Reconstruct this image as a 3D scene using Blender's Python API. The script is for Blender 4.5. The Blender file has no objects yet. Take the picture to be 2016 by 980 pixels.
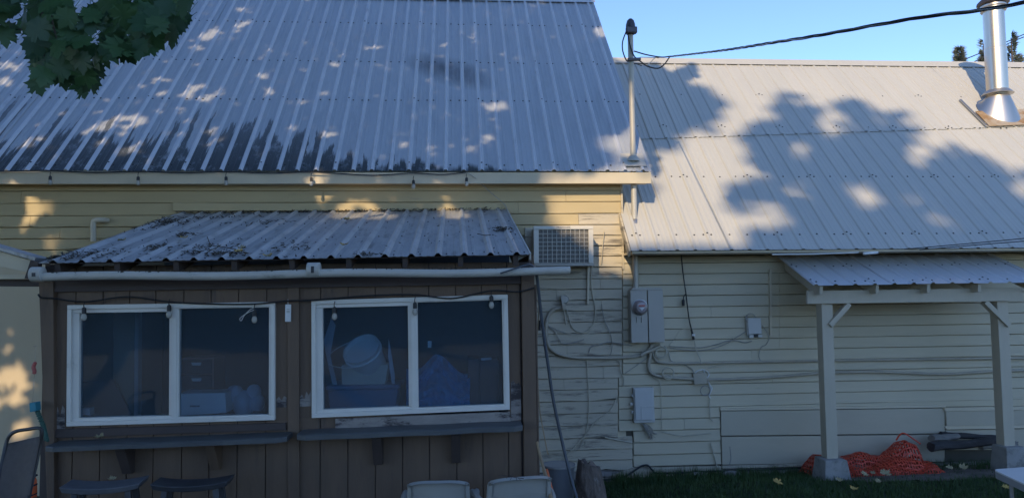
import bpy, math, random
import numpy as np
from mathutils import Vector, Matrix, noise as mnoise

random.seed(7)
RNG = np.random.default_rng(11)
sc = bpy.context.scene
COL = sc.collection
rad = math.radians

# ------------------------------------------------------------------ camera
FPX, W0, H0 = 1450.0, 2016.0, 980.0
YAW, PITCH, ROLL, CAMZ = rad(4.2), rad(3.4), rad(0.68), 2.25
fwd = Vector((math.sin(YAW)*math.cos(PITCH), math.cos(YAW)*math.cos(PITCH), math.sin(PITCH)))
r0 = Vector((math.cos(YAW), -math.sin(YAW), 0))
u0 = r0.cross(fwd)
cr = r0*math.cos(ROLL) - u0*math.sin(ROLL)
cu = u0*math.cos(ROLL) + r0*math.sin(ROLL)
EYE = Vector((0, 0, CAMZ))
cam_d = bpy.data.cameras.new('camera')
cam = bpy.data.objects.new('camera', cam_d)
COL.objects.link(cam)
cam_d.sensor_width = 36.0
cam_d.lens = 36.0*FPX/W0
cam_d.clip_end = 2000
cam_d.clip_start = 0.05
M = Matrix((cr, cu, -fwd)).transposed().to_4x4()
M.translation = EYE
cam.matrix_world = M
sc.camera = cam

# ------------------------------------------------------------------ light
SUN = Vector((-0.38, -1.0, 0.62)).normalized()          # towards the sun
SUN_EL = math.asin(SUN.z)
SUN_AZ = math.atan2(SUN.x, SUN.y)
world = bpy.data.worlds.new('World')
sc.world = world
world.use_nodes = True
wn = world.node_tree
bg = wn.nodes['Background']
sky = wn.nodes.new('ShaderNodeTexSky')
sky.sky_type = 'NISHITA'
sky.sun_disc = False
sky.sun_elevation = SUN_EL
sky.sun_rotation = SUN_AZ
sky.altitude = 2500
sky.air_density = 1.0
sky.dust_density = 0.1
sky.ozone_density = 5.0
tint = wn.nodes.new('ShaderNodeMix')              # white balance of the daylight
tint.data_type = 'RGBA'
tint.blend_type = 'MULTIPLY'
tint.inputs[0].default_value = 1.0
tint.inputs[7].default_value = (0.94, 0.885, 0.87, 1)
wn.links.new(sky.outputs[0], tint.inputs[6])
wn.links.new(tint.outputs[2], bg.inputs[0])
bg.inputs[1].default_value = 0.15
sl = bpy.data.lights.new('sun', 'SUN')
sl.energy = 2.05
sl.angle = rad(0.5)
sl.color = (1.0, 0.79, 0.52)
so = bpy.data.objects.new('sun', sl)
COL.objects.link(so)
so.rotation_euler = (-SUN).to_track_quat('-Z', 'Y').to_euler()
so.location = SUN*60
vs = sc.view_settings
sc.display_settings.display_device = 'sRGB'
vs.view_transform = 'Standard'
vs.look = 'None'
vs.gamma = 1.0
vs.use_curve_mapping = False
vs.exposure = 1.25


# ------------------------------------------------------------------ pixel -> place on a known plane of the yard
def raydir(px, py):
    return (cr*((px-W0/2)/FPX) - cu*((py-H0/2)/FPX) + fwd)


def P(px, py, Y):
    d = raydir(px, py)
    return EYE + d*(Y/d.y)


def PP(px, py, p0, n):
    d = raydir(px, py)
    return EYE + d*((p0-EYE).dot(n)/d.dot(n))


def PZ(px, py, z):
    d = raydir(px, py)
    return EYE + d*((z-CAMZ)/d.z)


def proj(a):
    v = Vector(a)-EYE
    zc = v.dot(fwd)
    return (W0/2+FPX*v.dot(cr)/zc, H0/2-FPX*v.dot(cu)/zc)


# ------------------------------------------------------------------ materials
def nd(t, typ, **kw):
    n = t.nodes.new(typ)
    for k, v in kw.items():
        setattr(n, k, v)
    return n


def mat(name, c1, c2=None, scale=6.0, rough=0.6, metal=0.0, bump=0.0, bscale=None, spots=None, stretch=(1, 1, 1),
        spec=0.5, trans=0.0, c3=None, s3=1.3, t3=(0.5, 0.62), dist=0.01, transl=0.0):
    m = bpy.data.materials.new(name)
    m.use_nodes = True
    t = m.node_tree
    b = t.nodes['Principled BSDF']
    b.inputs['Roughness'].default_value = rough
    b.inputs['Metallic'].default_value = metal
    b.inputs['Specular IOR Level'].default_value = spec
    if trans:
        b.inputs['Transmission Weight'].default_value = trans
    geo = nd(t, 'ShaderNodeNewGeometry')
    mp = nd(t, 'ShaderNodeMapping')
    mp.inputs['Scale'].default_value = stretch
    t.links.new(geo.outputs['Position'], mp.inputs[0])
    c2 = c2 or tuple(x*0.8 for x in c1)
    nz = nd(t, 'ShaderNodeTexNoise')
    nz.inputs['Scale'].default_value = scale
    nz.inputs['Detail'].default_value = 6
    nz.inputs['Roughness'].default_value = 0.62
    t.links.new(mp.outputs[0], nz.inputs['Vector'])
    rp = nd(t, 'ShaderNodeValToRGB')
    rp.color_ramp.elements[0].position = 0.32
    rp.color_ramp.elements[1].position = 0.68
    rp.color_ramp.elements[0].color = (*c1, 1)
    rp.color_ramp.elements[1].color = (*c2, 1)
    t.links.new(nz.outputs['Fac'], rp.inputs[0])
    out = rp.outputs[0]
    if c3:
        n3 = nd(t, 'ShaderNodeTexNoise')
        n3.inputs['Scale'].default_value = s3
        n3.inputs['Detail'].default_value = 9
        n3.inputs['Roughness'].default_value = 0.72
        t.links.new(mp.outputs[0], n3.inputs['Vector'])
        mr = nd(t, 'ShaderNodeMapRange')
        mr.inputs[1].default_value, mr.inputs[2].default_value = t3
        t.links.new(n3.outputs['Fac'], mr.inputs[0])
        mx = nd(t, 'ShaderNodeMix', data_type='RGBA')
        t.links.new(mr.outputs[0], mx.inputs[0])
        t.links.new(out, mx.inputs[6])
        mx.inputs[7].default_value = (*c3, 1)
        out = mx.outputs[2]
    t.links.new(out, b.inputs['Base Color'])
    if bump:
        nb = nd(t, 'ShaderNodeTexNoise')
        nb.inputs['Scale'].default_value = bscale or scale*4
        nb.inputs['Detail'].default_value = 5
        t.links.new(mp.outputs[0], nb.inputs['Vector'])
        bp = nd(t, 'ShaderNodeBump')
        bp.inputs['Strength'].default_value = bump
        bp.inputs['Distance'].default_value = dist
        t.links.new(nb.outputs['Fac'], bp.inputs['Height'])
        t.links.new(bp.outputs[0], b.inputs['Normal'])
    if transl:
        tr = nd(t, 'ShaderNodeBsdfTranslucent')
        t.links.new(out, tr.inputs[0])
        ms = nd(t, 'ShaderNodeMixShader')
        ms.inputs[0].default_value = transl
        t.links.new(b.outputs[0], ms.inputs[1])
        t.links.new(tr.outputs[0], ms.inputs[2])
        t.links.new(ms.outputs[0], t.nodes['Material Output'].inputs[0])
    m['out'] = 0
    return m


def glass_mat():
    m = bpy.data.materials.new('window_glass')
    m.use_nodes = True
    t = m.node_tree
    t.nodes.remove(t.nodes['Principled BSDF'])
    tr = nd(t, 'ShaderNodeBsdfTransparent')
    tr.inputs[0].default_value = (0.70, 0.82, 0.92, 1)   # blue cast over what shows through
    gl = nd(t, 'ShaderNodeBsdfGlossy')
    gl.inputs['Roughness'].default_value = 0.03
    fr = nd(t, 'ShaderNodeFresnel')
    fr.inputs[0].default_value = 1.5
    df = nd(t, 'ShaderNodeBsdfDiffuse')
    df.inputs[0].default_value = (0.38, 0.48, 0.56, 1)
    ms = nd(t, 'ShaderNodeMixShader')
    ms2 = nd(t, 'ShaderNodeMixShader')
    ms2.inputs[0].default_value = 0.07          # dust film coloured blue-grey to paint in a pale haze
    t.links.new(fr.outputs[0], ms.inputs[0])
    t.links.new(tr.outputs[0], ms.inputs[1])
    t.links.new(gl.outputs[0], ms.inputs[2])
    t.links.new(ms.outputs[0], ms2.inputs[1])
    t.links.new(df.outputs[0], ms2.inputs[2])
    t.links.new(ms2.outputs[0], t.nodes['Material Output'].inputs[0])
    return m


MT = {}
MT['cream'] = mat('cream_paint', (0.54, 0.47, 0.33), (0.48, 0.42, 0.30), 2.2, 0.62, bump=0.25, bscale=40, c3=(0.36, 0.31, 0.23), s3=3.5, t3=(0.62, 0.76), stretch=(0.35, 1, 2.2), dist=0.004)
MT['cream_left'] = mat('yellow_cream_paint', (0.47, 0.37, 0.20), (0.42, 0.335, 0.185), 2.2, 0.65, bump=0.2, bscale=40, c3=(0.33, 0.27, 0.18), s3=3.0, t3=(0.6, 0.78), stretch=(0.35, 1, 2.2), dist=0.004)  # deeper and more yellow than the annex cream
MT['cream_old'] = mat('old_cream_paint', (0.50, 0.435, 0.32), (0.44, 0.385, 0.29), 3.0, 0.7, bump=0.5, bscale=28, c3=(0.19, 0.165, 0.13), s3=4.5, t3=(0.53, 0.62), stretch=(0.3, 1, 2.6), dist=0.006)
MT['cream_plain'] = mat('cream_trim_paint', (0.58, 0.50, 0.36), (0.53, 0.46, 0.335), 3, 0.6, bump=0.1)
MT['tan_wall'] = mat('tan_wall_paint', (0.55, 0.45, 0.30), (0.50, 0.41, 0.275), 1.2, 0.75, bump=0.1, bscale=60)
MT['ply'] = mat('painted_plywood', (0.47, 0.415, 0.31), (0.43, 0.38, 0.285), 1.4, 0.65, bump=0.2, bscale=30, c3=(0.40, 0.35, 0.27), s3=2.2, t3=(0.6, 0.8), stretch=(0.5, 1, 1.4))
MT['backing'] = mat('dark_backing', (0.10, 0.09, 0.07), None, 4, 0.9)
MT['roof_right'] = mat('pale_metal_roof', (0.455, 0.44, 0.40), (0.42, 0.41, 0.375), 1.1, 0.48, metal=0.0, bump=0.05, bscale=9, c3=(0.40, 0.395, 0.38), s3=2.0, t3=(0.55, 0.85), stretch=(2.2, 0.5, 0.5))
MT['roof_porch'] = mat('porch_metal_roof', (0.60, 0.61, 0.62), (0.55, 0.56, 0.58), 1.6, 0.38, metal=0.4, bump=0.05, bscale=9)
MT['roof_shed'] = mat('weathered_shed_metal', (0.42, 0.415, 0.40), (0.31, 0.305, 0.295), 3.0, 0.5, metal=0.3, bump=0.15, bscale=20, c3=(0.12, 0.115, 0.10), s3=3.6, t3=(0.54, 0.72), stretch=(2.6, 0.6, 1))
MT['screw'] = mat('screw_head', (0.03, 0.033, 0.036), None, 20, 0.6)
MT['rib_left'] = mat('pale_rib_metal', (0.60, 0.61, 0.62), (0.52, 0.53, 0.55), 1.5, 0.4, metal=0.35, c3=(0.40, 0.41, 0.42), s3=3.0, t3=(0.58, 0.75), stretch=(1, 0.6, 0.6))  # ribs paler than the flats between them
MT['rib_shed'] = mat('shed_rib_metal', (0.50, 0.50, 0.49), (0.38, 0.38, 0.375), 4, 0.45, metal=0.35, c3=(0.28, 0.28, 0.27), s3=4, t3=(0.55, 0.75), stretch=(1, 0.6, 1))  # ribs paler than the rest of the lean-to sheets
MT['rubber'] = mat('black_rubber', (0.018, 0.018, 0.02), None, 10, 0.55)
MT['cable_grey'] = mat('grey_cable', (0.33, 0.31, 0.27), (0.26, 0.245, 0.21), 8, 0.6)
MT['cable_cream'] = mat('painted_cable', (0.50, 0.45, 0.34), (0.42, 0.38, 0.29), 8, 0.6)
MT['cable_white'] = mat('white_cable', (0.62, 0.61, 0.58), (0.55, 0.54, 0.5), 8, 0.5)
MT['conduit'] = mat('painted_conduit', (0.42, 0.37, 0.28), (0.34, 0.30, 0.23), 7, 0.55)
MT['steel'] = mat('stainless_pipe', (0.66, 0.61, 0.53), (0.58, 0.53, 0.46), 3, 0.36, metal=1.0, stretch=(1, 1, 0.15))
MT['steel_dull'] = mat('galvanised_pipe', (0.55, 0.53, 0.49), (0.45, 0.43, 0.40), 5, 0.36, metal=0.9, stretch=(1, 1, 0.3))
MT['mast'] = mat('dull_mast_pipe', (0.46, 0.43, 0.37), (0.38, 0.36, 0.31), 5, 0.45, metal=0.2, stretch=(1, 1, 0.3))
MT['rust'] = mat('rust_stained_flashing', (0.42, 0.30, 0.17), (0.46, 0.40, 0.32), 4, 0.5, metal=0.3, c3=(0.33, 0.19, 0.08), s3=3)
MT['dark_metal'] = mat('dark_cap_metal', (0.09, 0.08, 0.085), (0.06, 0.055, 0.06), 6, 0.4, metal=0.6)
MT['box_grey'] = mat('grey_painted_box', (0.43, 0.40, 0.34), (0.40, 0.37, 0.32), 3, 0.5, bump=0.05, c3=(0.33, 0.30, 0.25), s3=6, t3=(0.6, 0.8))
MT['box_pale'] = mat('pale_plastic_box', (0.52, 0.51, 0.48), (0.48, 0.47, 0.44), 3, 0.5)
MT['ac_white'] = mat('yellowed_white_metal', (0.62, 0.58, 0.50), (0.56, 0.52, 0.45), 3, 0.45)
MT['ac_dark'] = mat('condenser_fins', (0.10, 0.095, 0.085), (0.16, 0.15, 0.13), 30, 0.6, stretch=(6, 1, 0.5))
MT['meter_glass'] = mat('meter_dome', (0.34, 0.29, 0.29), (0.28, 0.24, 0.25), 6, 0.15)
MT['red'] = mat('red_print', (0.45, 0.10, 0.08), None, 6, 0.5)
MT['white'] = mat('white_print', (0.7, 0.7, 0.68), None, 6, 0.5)
MT['ink'] = mat('dark_print', (0.04, 0.04, 0.045), None, 6, 0.5)
MT['brown'] = mat('brown_stain', (0.155, 0.10, 0.064), (0.118, 0.078, 0.052), 3, 0.7, bump=0.3, bscale=30, c3=(0.055, 0.045, 0.042), s3=1.7, t3=(0.55, 0.75), stretch=(2.5, 1, 0.35))
MT['brown_dark'] = mat('dark_brown_stain', (0.075, 0.053, 0.046), (0.055, 0.042, 0.038), 3, 0.7, bump=0.3, bscale=30, stretch=(0.5, 1, 1.5))
MT['peeled'] = mat('peeling_wood', (0.30, 0.27, 0.24), (0.22, 0.19, 0.17), 7, 0.8, bump=0.5, bscale=30, c3=(0.05, 0.04, 0.04), s3=4, t3=(0.5, 0.58), stretch=(0.6, 1, 1.6))
MT['counter'] = mat('weathered_counter', (0.105, 0.11, 0.11), (0.07, 0.075, 0.078), 6, 0.5, bump=0.3, bscale=40, c3=(0.16, 0.16, 0.155), s3=4, t3=(0.6, 0.75), stretch=(0.5, 1.5, 1))
MT['vinyl'] = mat('white_vinyl', (0.66, 0.63, 0.57), (0.60, 0.57, 0.51), 2.5, 0.4, c3=(0.42, 0.40, 0.35), s3=5, t3=(0.62, 0.8))
MT['glass'] = glass_mat()
MT['pvc'] = mat('white_pvc', (0.50, 0.48, 0.43), (0.42, 0.40, 0.36), 4, 0.45, c3=(0.22, 0.22, 0.18), s3=7, t3=(0.60, 0.75), stretch=(0.6, 1, 1))
MT['post'] = mat('cream_post_paint', (0.48, 0.42, 0.32), (0.43, 0.38, 0.29), 3, 0.65, bump=0.2, bscale=30, stretch=(2, 2, 0.4))
MT['underside'] = mat('dark_timber', (0.20, 0.175, 0.14), None, 4, 0.8)  # one even dark brown for the roof decks
MT['concrete'] = mat('concrete_block', (0.30, 0.29, 0.27), (0.24, 0.235, 0.22), 9, 0.9, bump=0.5, bscale=60, c3=(0.15, 0.145, 0.13), s3=4)
MT['orange'] = mat('orange_mesh', (0.60, 0.07, 0.03), (0.48, 0.05, 0.025), 6, 0.5)
MT['bark'] = mat('bark', (0.10, 0.075, 0.06), (0.055, 0.042, 0.036), 9, 0.9, bump=1.0, bscale=24, stretch=(1.6, 1.6, 0.5), dist=0.03)
MT['stump'] = mat('rough_stump', (0.17, 0.13, 0.105), (0.075, 0.058, 0.05), 7, 0.9, bump=1.0, bscale=20, dist=0.03, c3=(0.30, 0.27, 0.24), s3=6, t3=(0.58, 0.7), stretch=(1.5, 1.5, 0.6))
MT['log_dark'] = mat('charred_log', (0.045, 0.042, 0.042), (0.025, 0.024, 0.026), 9, 0.85, bump=0.8, bscale=20, c3=(0.14, 0.135, 0.13), s3=5, t3=(0.6, 0.7), stretch=(0.5, 1.5, 1.5))
MT['log_pale'] = mat('weathered_log', (0.24, 0.225, 0.205), (0.15, 0.14, 0.125), 7, 0.85, bump=0.6, bscale=20, stretch=(0.5, 1.5, 1.5))
MT['bin'] = mat('grey_plastic_bin', (0.20, 0.21, 0.225), (0.17, 0.175, 0.19), 3, 0.45)
MT['hose'] = mat('dark_grey_hose', (0.075, 0.085, 0.10), None, 5, 0.45)
MT['cord_tan'] = mat('tan_cord', (0.36, 0.25, 0.14), (0.28, 0.20, 0.12), 5, 0.6)
MT['cord_orange'] = mat('orange_cord', (0.75, 0.17, 0.06), None, 5, 0.5)
MT['chair_plastic'] = mat('grey_white_resin', (0.35, 0.34, 0.31), (0.30, 0.29, 0.265), 2.5, 0.42, c3=(0.22, 0.225, 0.22), s3=5, t3=(0.6, 0.8))
MT['stool'] = mat('dark_stool_wood', (0.055, 0.055, 0.06), (0.04, 0.04, 0.045), 6, 0.42, bump=0.2, bscale=40)
MT['stool_pale'] = mat('dusty_stool_wood', (0.15, 0.15, 0.16), (0.10, 0.10, 0.11), 6, 0.5, bump=0.2, bscale=40)
MT['sling'] = mat('taupe_sling_fabric', (0.125, 0.10, 0.085), (0.105, 0.085, 0.072), 30, 0.8, bump=0.2, bscale=300)
MT['chair_frame'] = mat('dark_bronze_frame', (0.05, 0.045, 0.042), None, 5, 0.4, metal=0.3)
MT['table'] = mat('white_plastic_table', (0.66, 0.65, 0.63), (0.60, 0.59, 0.57), 3, 0.42)
MT['table_edge'] = mat('grey_table_edge', (0.32, 0.31, 0.31), None, 3, 0.5)
MT['leaf'] = mat('maple_leaf_green', (0.040, 0.10, 0.034), (0.055, 0.12, 0.04), 5, 0.5, transl=0.3)
MT['leaf2'] = mat('maple_leaf_deep', (0.024, 0.065, 0.028), (0.034, 0.085, 0.034), 5, 0.5, transl=0.2)
MT['needle'] = mat('conifer_green', (0.11, 0.12, 0.085), (0.12, 0.13, 0.10), 1.5, 0.7)
MT['shade_leaf'] = mat('broad_leaf_green', (0.035, 0.07, 0.022), (0.05, 0.09, 0.03), 2, 0.6)
MT['fallen'] = mat('fallen_leaf_tan', (0.40, 0.33, 0.19), (0.30, 0.25, 0.13), 12, 0.7)
MT['fallen_y'] = mat('fallen_leaf_yellow', (0.50, 0.36, 0.10), (0.40, 0.26, 0.08), 12, 0.7)
MT['litter'] = mat('leaf_litter', (0.045, 0.038, 0.028), (0.075, 0.06, 0.04), 30, 0.9)
MT['moss'] = mat('moss', (0.035, 0.05, 0.02), (0.05, 0.055, 0.03), 30, 0.95)
MT['ground'] = mat('lawn_soil', (0.028, 0.042, 0.018), (0.022, 0.034, 0.015), 2.5, 0.95, bump=0.5, bscale=20)
MT['dirt'] = mat('bare_dirt', (0.15, 0.125, 0.10), (0.10, 0.085, 0.07), 5, 0.95, bump=0.6, bscale=30, c3=(0.07, 0.06, 0.05), s3=7)
MT['grass'] = mat('grass_blades', (0.026, 0.066, 0.018), (0.075, 0.12, 0.032), 3.5, 0.6, transl=0.2)
MT['bulb'] = mat('frosted_bulb', (0.42, 0.40, 0.35), None, 5, 0.2)
MT['bucket'] = mat('white_bucket_plastic', (0.80, 0.80, 0.74), (0.74, 0.74, 0.68), 3, 0.4)
MT['cardboard'] = mat('cardboard', (0.60, 0.54, 0.42), (0.55, 0.49, 0.38), 3, 0.8)
MT['bluebin'] = mat('blue_bin_plastic', (0.10, 0.17, 0.26), (0.08, 0.14, 0.22), 3, 0.4)
MT['tarp'] = mat('blue_tarp', (0.01, 0.32, 0.55), (0.01, 0.23, 0.44), 4, 0.42, bump=0.6, bscale=9, dist=0.03)
MT['redwood'] = mat('red_brown_cabinet', (0.15, 0.065, 0.05), (0.12, 0.055, 0.045), 3, 0.5)
MT['clear_sheet'] = mat('cloudy_sheet', (0.45, 0.50, 0.52), (0.36, 0.41, 0.44), 3, 0.4)
MT['interior'] = mat('dim_interior', (0.016, 0.024, 0.036), (0.012, 0.018, 0.028), 3, 0.85)  # dimness and the panes' blue reflections painted into one dark base colour
MT['tanpanel'] = mat('tan_door_panel', (0.36, 0.31, 0.21), (0.31, 0.27, 0.19), 3, 0.7)
MT['teal'] = mat('teal_plastic', (0.03, 0.22, 0.28), None, 5, 0.5)
MT['chain'] = mat('green_cord', (0.035, 0.10, 0.075), None, 5, 0.6)
MT['stripe'] = mat('orange_fabric', (0.75, 0.13, 0.04), None, 5, 0.7)
MT['black_fabric'] = mat('black_fabric', (0.02, 0.02, 0.035), None, 5, 0.8)


# ------------------------------------------------------------------ mesh helpers
BASE = {}


def tag(o, label=None, cat=None, group=None, kind=None):
    for k, v in (('label', label), ('category', cat), ('group', group), ('kind', kind)):
        if v:
            o[k] = v
    return o


def thing(name, loc, label, cat, group=None):
    o = bpy.data.objects.new(name, None)
    COL.objects.link(o)
    o.location = loc
    o.empty_display_size = 0.1
    BASE[o.name] = Vector(loc)
    return tag(o, label, cat, group)


class MB:
    def __init__(s):
        s.v, s.f, s.m = [], [], []

    def add(s, vs_, fs, mi=0):
        k = len(s.v)
        s.v.extend(Vector(a) for a in vs_)
        for f in fs:
            s.f.append(tuple(i+k for i in f))
            s.m.append(mi)
        return s

    def hexa(s, a, b, mi=0):
        """a: front four (TL,TR,BR,BL), b: the four behind them"""
        return s.add(list(a)+list(b), [(0, 3, 2, 1), (4, 5, 6, 7), (0, 1, 5, 4), (1, 2, 6, 5), (2, 3, 7, 6), (3, 0, 4, 7)], mi)

    def box(s, x0, x1, y0, y1, z0, z1, mi=0):
        return s.hexa([(x0, y0, z1), (x1, y0, z1), (x1, y0, z0), (x0, y0, z0)], [(x0, y1, z1), (x1, y1, z1), (x1, y1, z0), (x0, y1, z0)], mi)

    def pxbox(s, q, y0, y1, mi=0):
        """q: four pixels TL,TR,BR,BL seen on the plane Y=y0; a straight block back to y1"""
        a = [P(x, y, y0) for x, y in q]
        b = [Vector((p.x, y1, p.z)) for p in a]
        return s.hexa(a, b, mi)

    def beam(s, a, b, w, h, up=(0, 0, 1), mi=0):
        a, b = Vector(a), Vector(b)
        d = (b-a).normalized()
        sd = d.cross(Vector(up)).normalized()
        n = sd.cross(d)
        c = [sd*(-w/2)+n*(h/2), sd*(w/2)+n*(h/2), sd*(w/2)-n*(h/2), sd*(-w/2)-n*(h/2)]
        return s.hexa([a+x for x in c], [b+x for x in c], mi)

    def tube(s, pts, r, n=8, closed=False, cap=True, mi=0, flat=None):
        pts = [Vector(p) for p in pts]
        k = len(pts)
        rs = r if isinstance(r, (list, tuple)) else [r]*k
        t0 = (pts[1]-pts[0]).normalized()
        ref = Vector((0, 0, 1)) if abs(t0.z) < 0.9 else Vector((1, 0, 0))
        u = t0.cross(ref).normalized()
        vv, ff = [], []
        for i in range(k):
            if closed:
                t = pts[(i+1) % k]-pts[i-1]
            else:
                t = pts[min(i+1, k-1)]-pts[max(i-1, 0)]
            t = t.normalized() if t.length > 1e-9 else t0
            u = (u-t*u.dot(t))
            u = u.normalized() if u.length > 1e-6 else t.orthogonal().normalized()
            w = t.cross(u)
            for j in range(n):
                a = 2*math.pi*j/n
                o = u*math.cos(a)*rs[i]+w*math.sin(a)*rs[i]
                vv.append(pts[i]+o)
        for i in range(k if closed else k-1):
            for j in range(n):
                a, b = i*n+j, i*n+(j+1) % n
                c, d = ((i+1) % k)*n+(j+1) % n, ((i+1) % k)*n+j
                ff.append((a, b, c, d))
        if cap and not closed:
            ff.append(tuple(range(n-1, -1, -1)))
            ff.append(tuple((k-1)*n+j for j in range(n)))
        return s.add(vv, ff, mi)

    def lathe(s, prof, c=(0, 0, 0), n=20, axis=None, mi=0):
        """prof: (r,z) rows; axis: 3x3 matrix whose z column is the axis"""
        c = Vector(c)
        A = axis or Matrix.Identity(3)
        vv, ff = [], []
        for r, z in prof:
            for j in range(n):
                a = 2*math.pi*j/n
                vv.append(c+A @ Vector((r*math.cos(a), r*math.sin(a), z)))
        for i in range(len(prof)-1):
            for j in range(n):
                ff.append((i*n+j, i*n+(j+1) % n, (i+1)*n+(j+1) % n, (i+1)*n+j))
        if prof[0][0] > 1e-5:
            ff.append(tuple(range(n-1, -1, -1)))
        if prof[-1][0] > 1e-5:
            ff.append(tuple((len(prof)-1)*n+j for j in range(n)))
        return s.add(vv, ff, mi)

    def prism(s, poly, back, mi=0):
        """poly: world points in one plane; back: offset vector"""
        n = len(poly)
        a = [Vector(p) for p in poly]
        b = [p+Vector(back) for p in a]
        ff = [tuple(range(n-1, -1, -1)), tuple(range(n, 2*n))]
        ff += [(i, (i+1) % n, n+(i+1) % n, n+i) for i in range(n)]
        return s.add(a+b, ff, mi)

    def build(s, name, m, parent=None, smooth=False, bevel=0.0, kind=None, label=None, base=None):
        o0 = Vector(base) if base is not None else (BASE[parent.name] if parent is not None else Vector((0, 0, 0)))
        me = bpy.data.meshes.new(name)
        me.from_pydata([tuple(p-o0) for p in s.v], [], s.f)
        ms = m if isinstance(m, (list, tuple)) else [m]
        for x in ms:
            me.materials.append(MT[x] if isinstance(x, str) else x)
        if len(ms) > 1:
            me.polygons.foreach_set('material_index', s.m)
        if smooth:
            me.shade_smooth()
            me.set_sharp_from_angle(angle=rad(38))
        me.update()
        o = bpy.data.objects.new(name, me)
        COL.objects.link(o)
        BASE[o.name] = o0
        if parent is not None:
            o.parent = parent
            BASE[o.name] = o0
        else:
            o.location = o0
        if bevel:
            b = o.modifiers.new('edge', 'BEVEL')
            b.width = bevel
            b.segments = 2
            b.limit_method = 'ANGLE'
        if kind:
            o['kind'] = kind
        if label:
            o['label'] = label
        return o


def spline(pts, k=6):
    pts = [Vector(p) for p in pts]
    if len(pts) < 3:
        return pts
    e = [pts[0]*2-pts[1]]+pts+[pts[-1]*2-pts[-2]]
    out = []
    for i in range(1, len(e)-2):
        a, b, c, d = e[i-1:i+3]
        for j in range(k):
            t = j/k
            out.append(0.5*((2*b)+(c-a)*t+(2*a-5*b+4*c-d)*t*t+(3*b-a-3*c+d)*t**3))
    out.append(pts[-1])
    return out


def pline(px, Y, k=6):
    """a cable lying on the plane Y (or a list of Y, one per point)"""
    Ys = Y if isinstance(Y, (list, tuple)) else [Y]*len(px)
    return spline([P(x, y, yy) for (x, y), yy in zip(px, Ys)], k)


def copy_tree(o, parent=None):
    c = o.copy()
    COL.objects.link(c)
    if parent is not None:
        c.parent = parent
    for ch in list(o.children):
        copy_tree(ch, c)
    return c


def jit(a):
    return random.uniform(-a, a)


# ------------------------------------------------------------------ ground
YW = 9.42                       # face of the house wall


def gz(x, y):
    w = min(max((x-1.6)/1.6, 0), 1)
    d = min(max((9.3-y)/0.9, 0), 1)
    return -0.06 + 0.10*w*d - 0.06*(1-d) + 0.02*math.sin(x*1.7)*math.sin(y*1.3)


g = MB()
xs = [-120, -60, -30, -14]+[-8+0.4*i for i in range(51)]+[18, 30, 60, 120]
ys = [-120, -60, -30, -12, -5]+[-2+0.4*i for i in range(36)]+[20, 40, 80, 160]
for y in ys:
    for x in xs:
        g.v.append(Vector((x, y, gz(x, y))))
nx = len(xs)
for j in range(len(ys)-1):
    for i in range(nx-1):
        g.f.append((j*nx+i, j*nx+i+1, (j+1)*nx+i+1, (j+1)*nx+i))
        g.m.append(0)
go = g.build('ground', 'ground', smooth=True, kind='structure')


def in_dirt(x, y):
    """bare earth strip along the wall"""
    lim = 8.55 - 0.05*math.sin(x*3) if x < 4.2 else 8.45-0.25*math.sin((x-4.2)*0.9)
    if x < 4.2:
        lim = 9.12+0.05*math.sin(x*4)
    return y > lim


d = MB()
n = 0
for i in range(60):
    x0, x1 = 1.2+i*0.12, 1.2+(i+1)*0.12
    for j in range(12):
        y0, y1 = 8.2+j*0.1, 8.2+(j+1)*0.1
        if in_dirt((x0+x1)/2, (y0+y1)/2):
            c = []
            for (x, y) in ((x0, y0), (x1, y0), (x1, y1), (x0, y1)):
                h = gz(x, y)+0.006+0.012*max(0, mnoise.noise(Vector((x*6, y*6, 0))))
                if x > 4.3:
                    h += 0.05*max(0, 1-abs(y-9.1)/0.6)*min(1, (x-4.3)/0.6)
                c.append((x, y, h))
            d.add(c, [(0, 1, 2, 3)])
dirt = d.build('dirt_patch', 'dirt', kind='structure', smooth=True)


def numpy_mesh(name, verts, faces_flat, nper, m, parent=None, kind=None):
    me = bpy.data.meshes.new(name)
    nv, nf = len(verts), len(faces_flat)//nper
    me.vertices.add(nv)
    me.vertices.foreach_set('co', np.asarray(verts, dtype=np.float32).ravel())
    me.loops.add(len(faces_flat))
    me.loops.foreach_set('vertex_index', np.asarray(faces_flat, dtype=np.int32))
    me.polygons.add(nf)
    me.polygons.foreach_set('loop_start', np.arange(nf, dtype=np.int32)*nper)
    me.materials.append(MT[m] if isinstance(m, str) else m)
    me.update(calc_edges=True)
    o = bpy.data.objects.new(name, me)
    COL.objects.link(o)
    if parent is not None:
        o.parent = parent
    if kind:
        o['kind'] = kind
    BASE[o.name] = Vector((0, 0, 0))
    return o


# grass
NG = 90000
gx = RNG.uniform(1.0, 9.0, NG)
gy = RNG.uniform(4.6, 9.2, NG)
wx = np.repeat(RNG.uniform(1.9, 8.5, 260), 26)
wy = np.repeat(RNG.uniform(8.75, 9.36, 260), 26)
wx, wy = wx+RNG.normal(0, 0.035, len(wx)), np.minimum(wy+RNG.normal(0, 0.03, len(wy)), 9.37)
keep = np.array([not in_dirt(a, b) or RNG.random() < 0.05 for a, b in zip(gx, gy)])
gx, gy = gx[keep], gy[keep]
NG = len(gx)
gx, gy = np.concatenate([gx, wx]), np.concatenate([gy, wy])
NG = len(gx)
gh = RNG.uniform(0.025, 0.085, NG)
gh[-len(wx):] = RNG.uniform(0.04, 0.17, len(wx))
ga = RNG.uniform(0, 2*math.pi, NG)
gl = RNG.uniform(0.0, 0.05, NG)
ga2 = RNG.uniform(0, 2*math.pi, NG)
gzv = np.array([gz(a, b) for a, b in zip(gx, gy)])
wv = 0.0045
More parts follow.
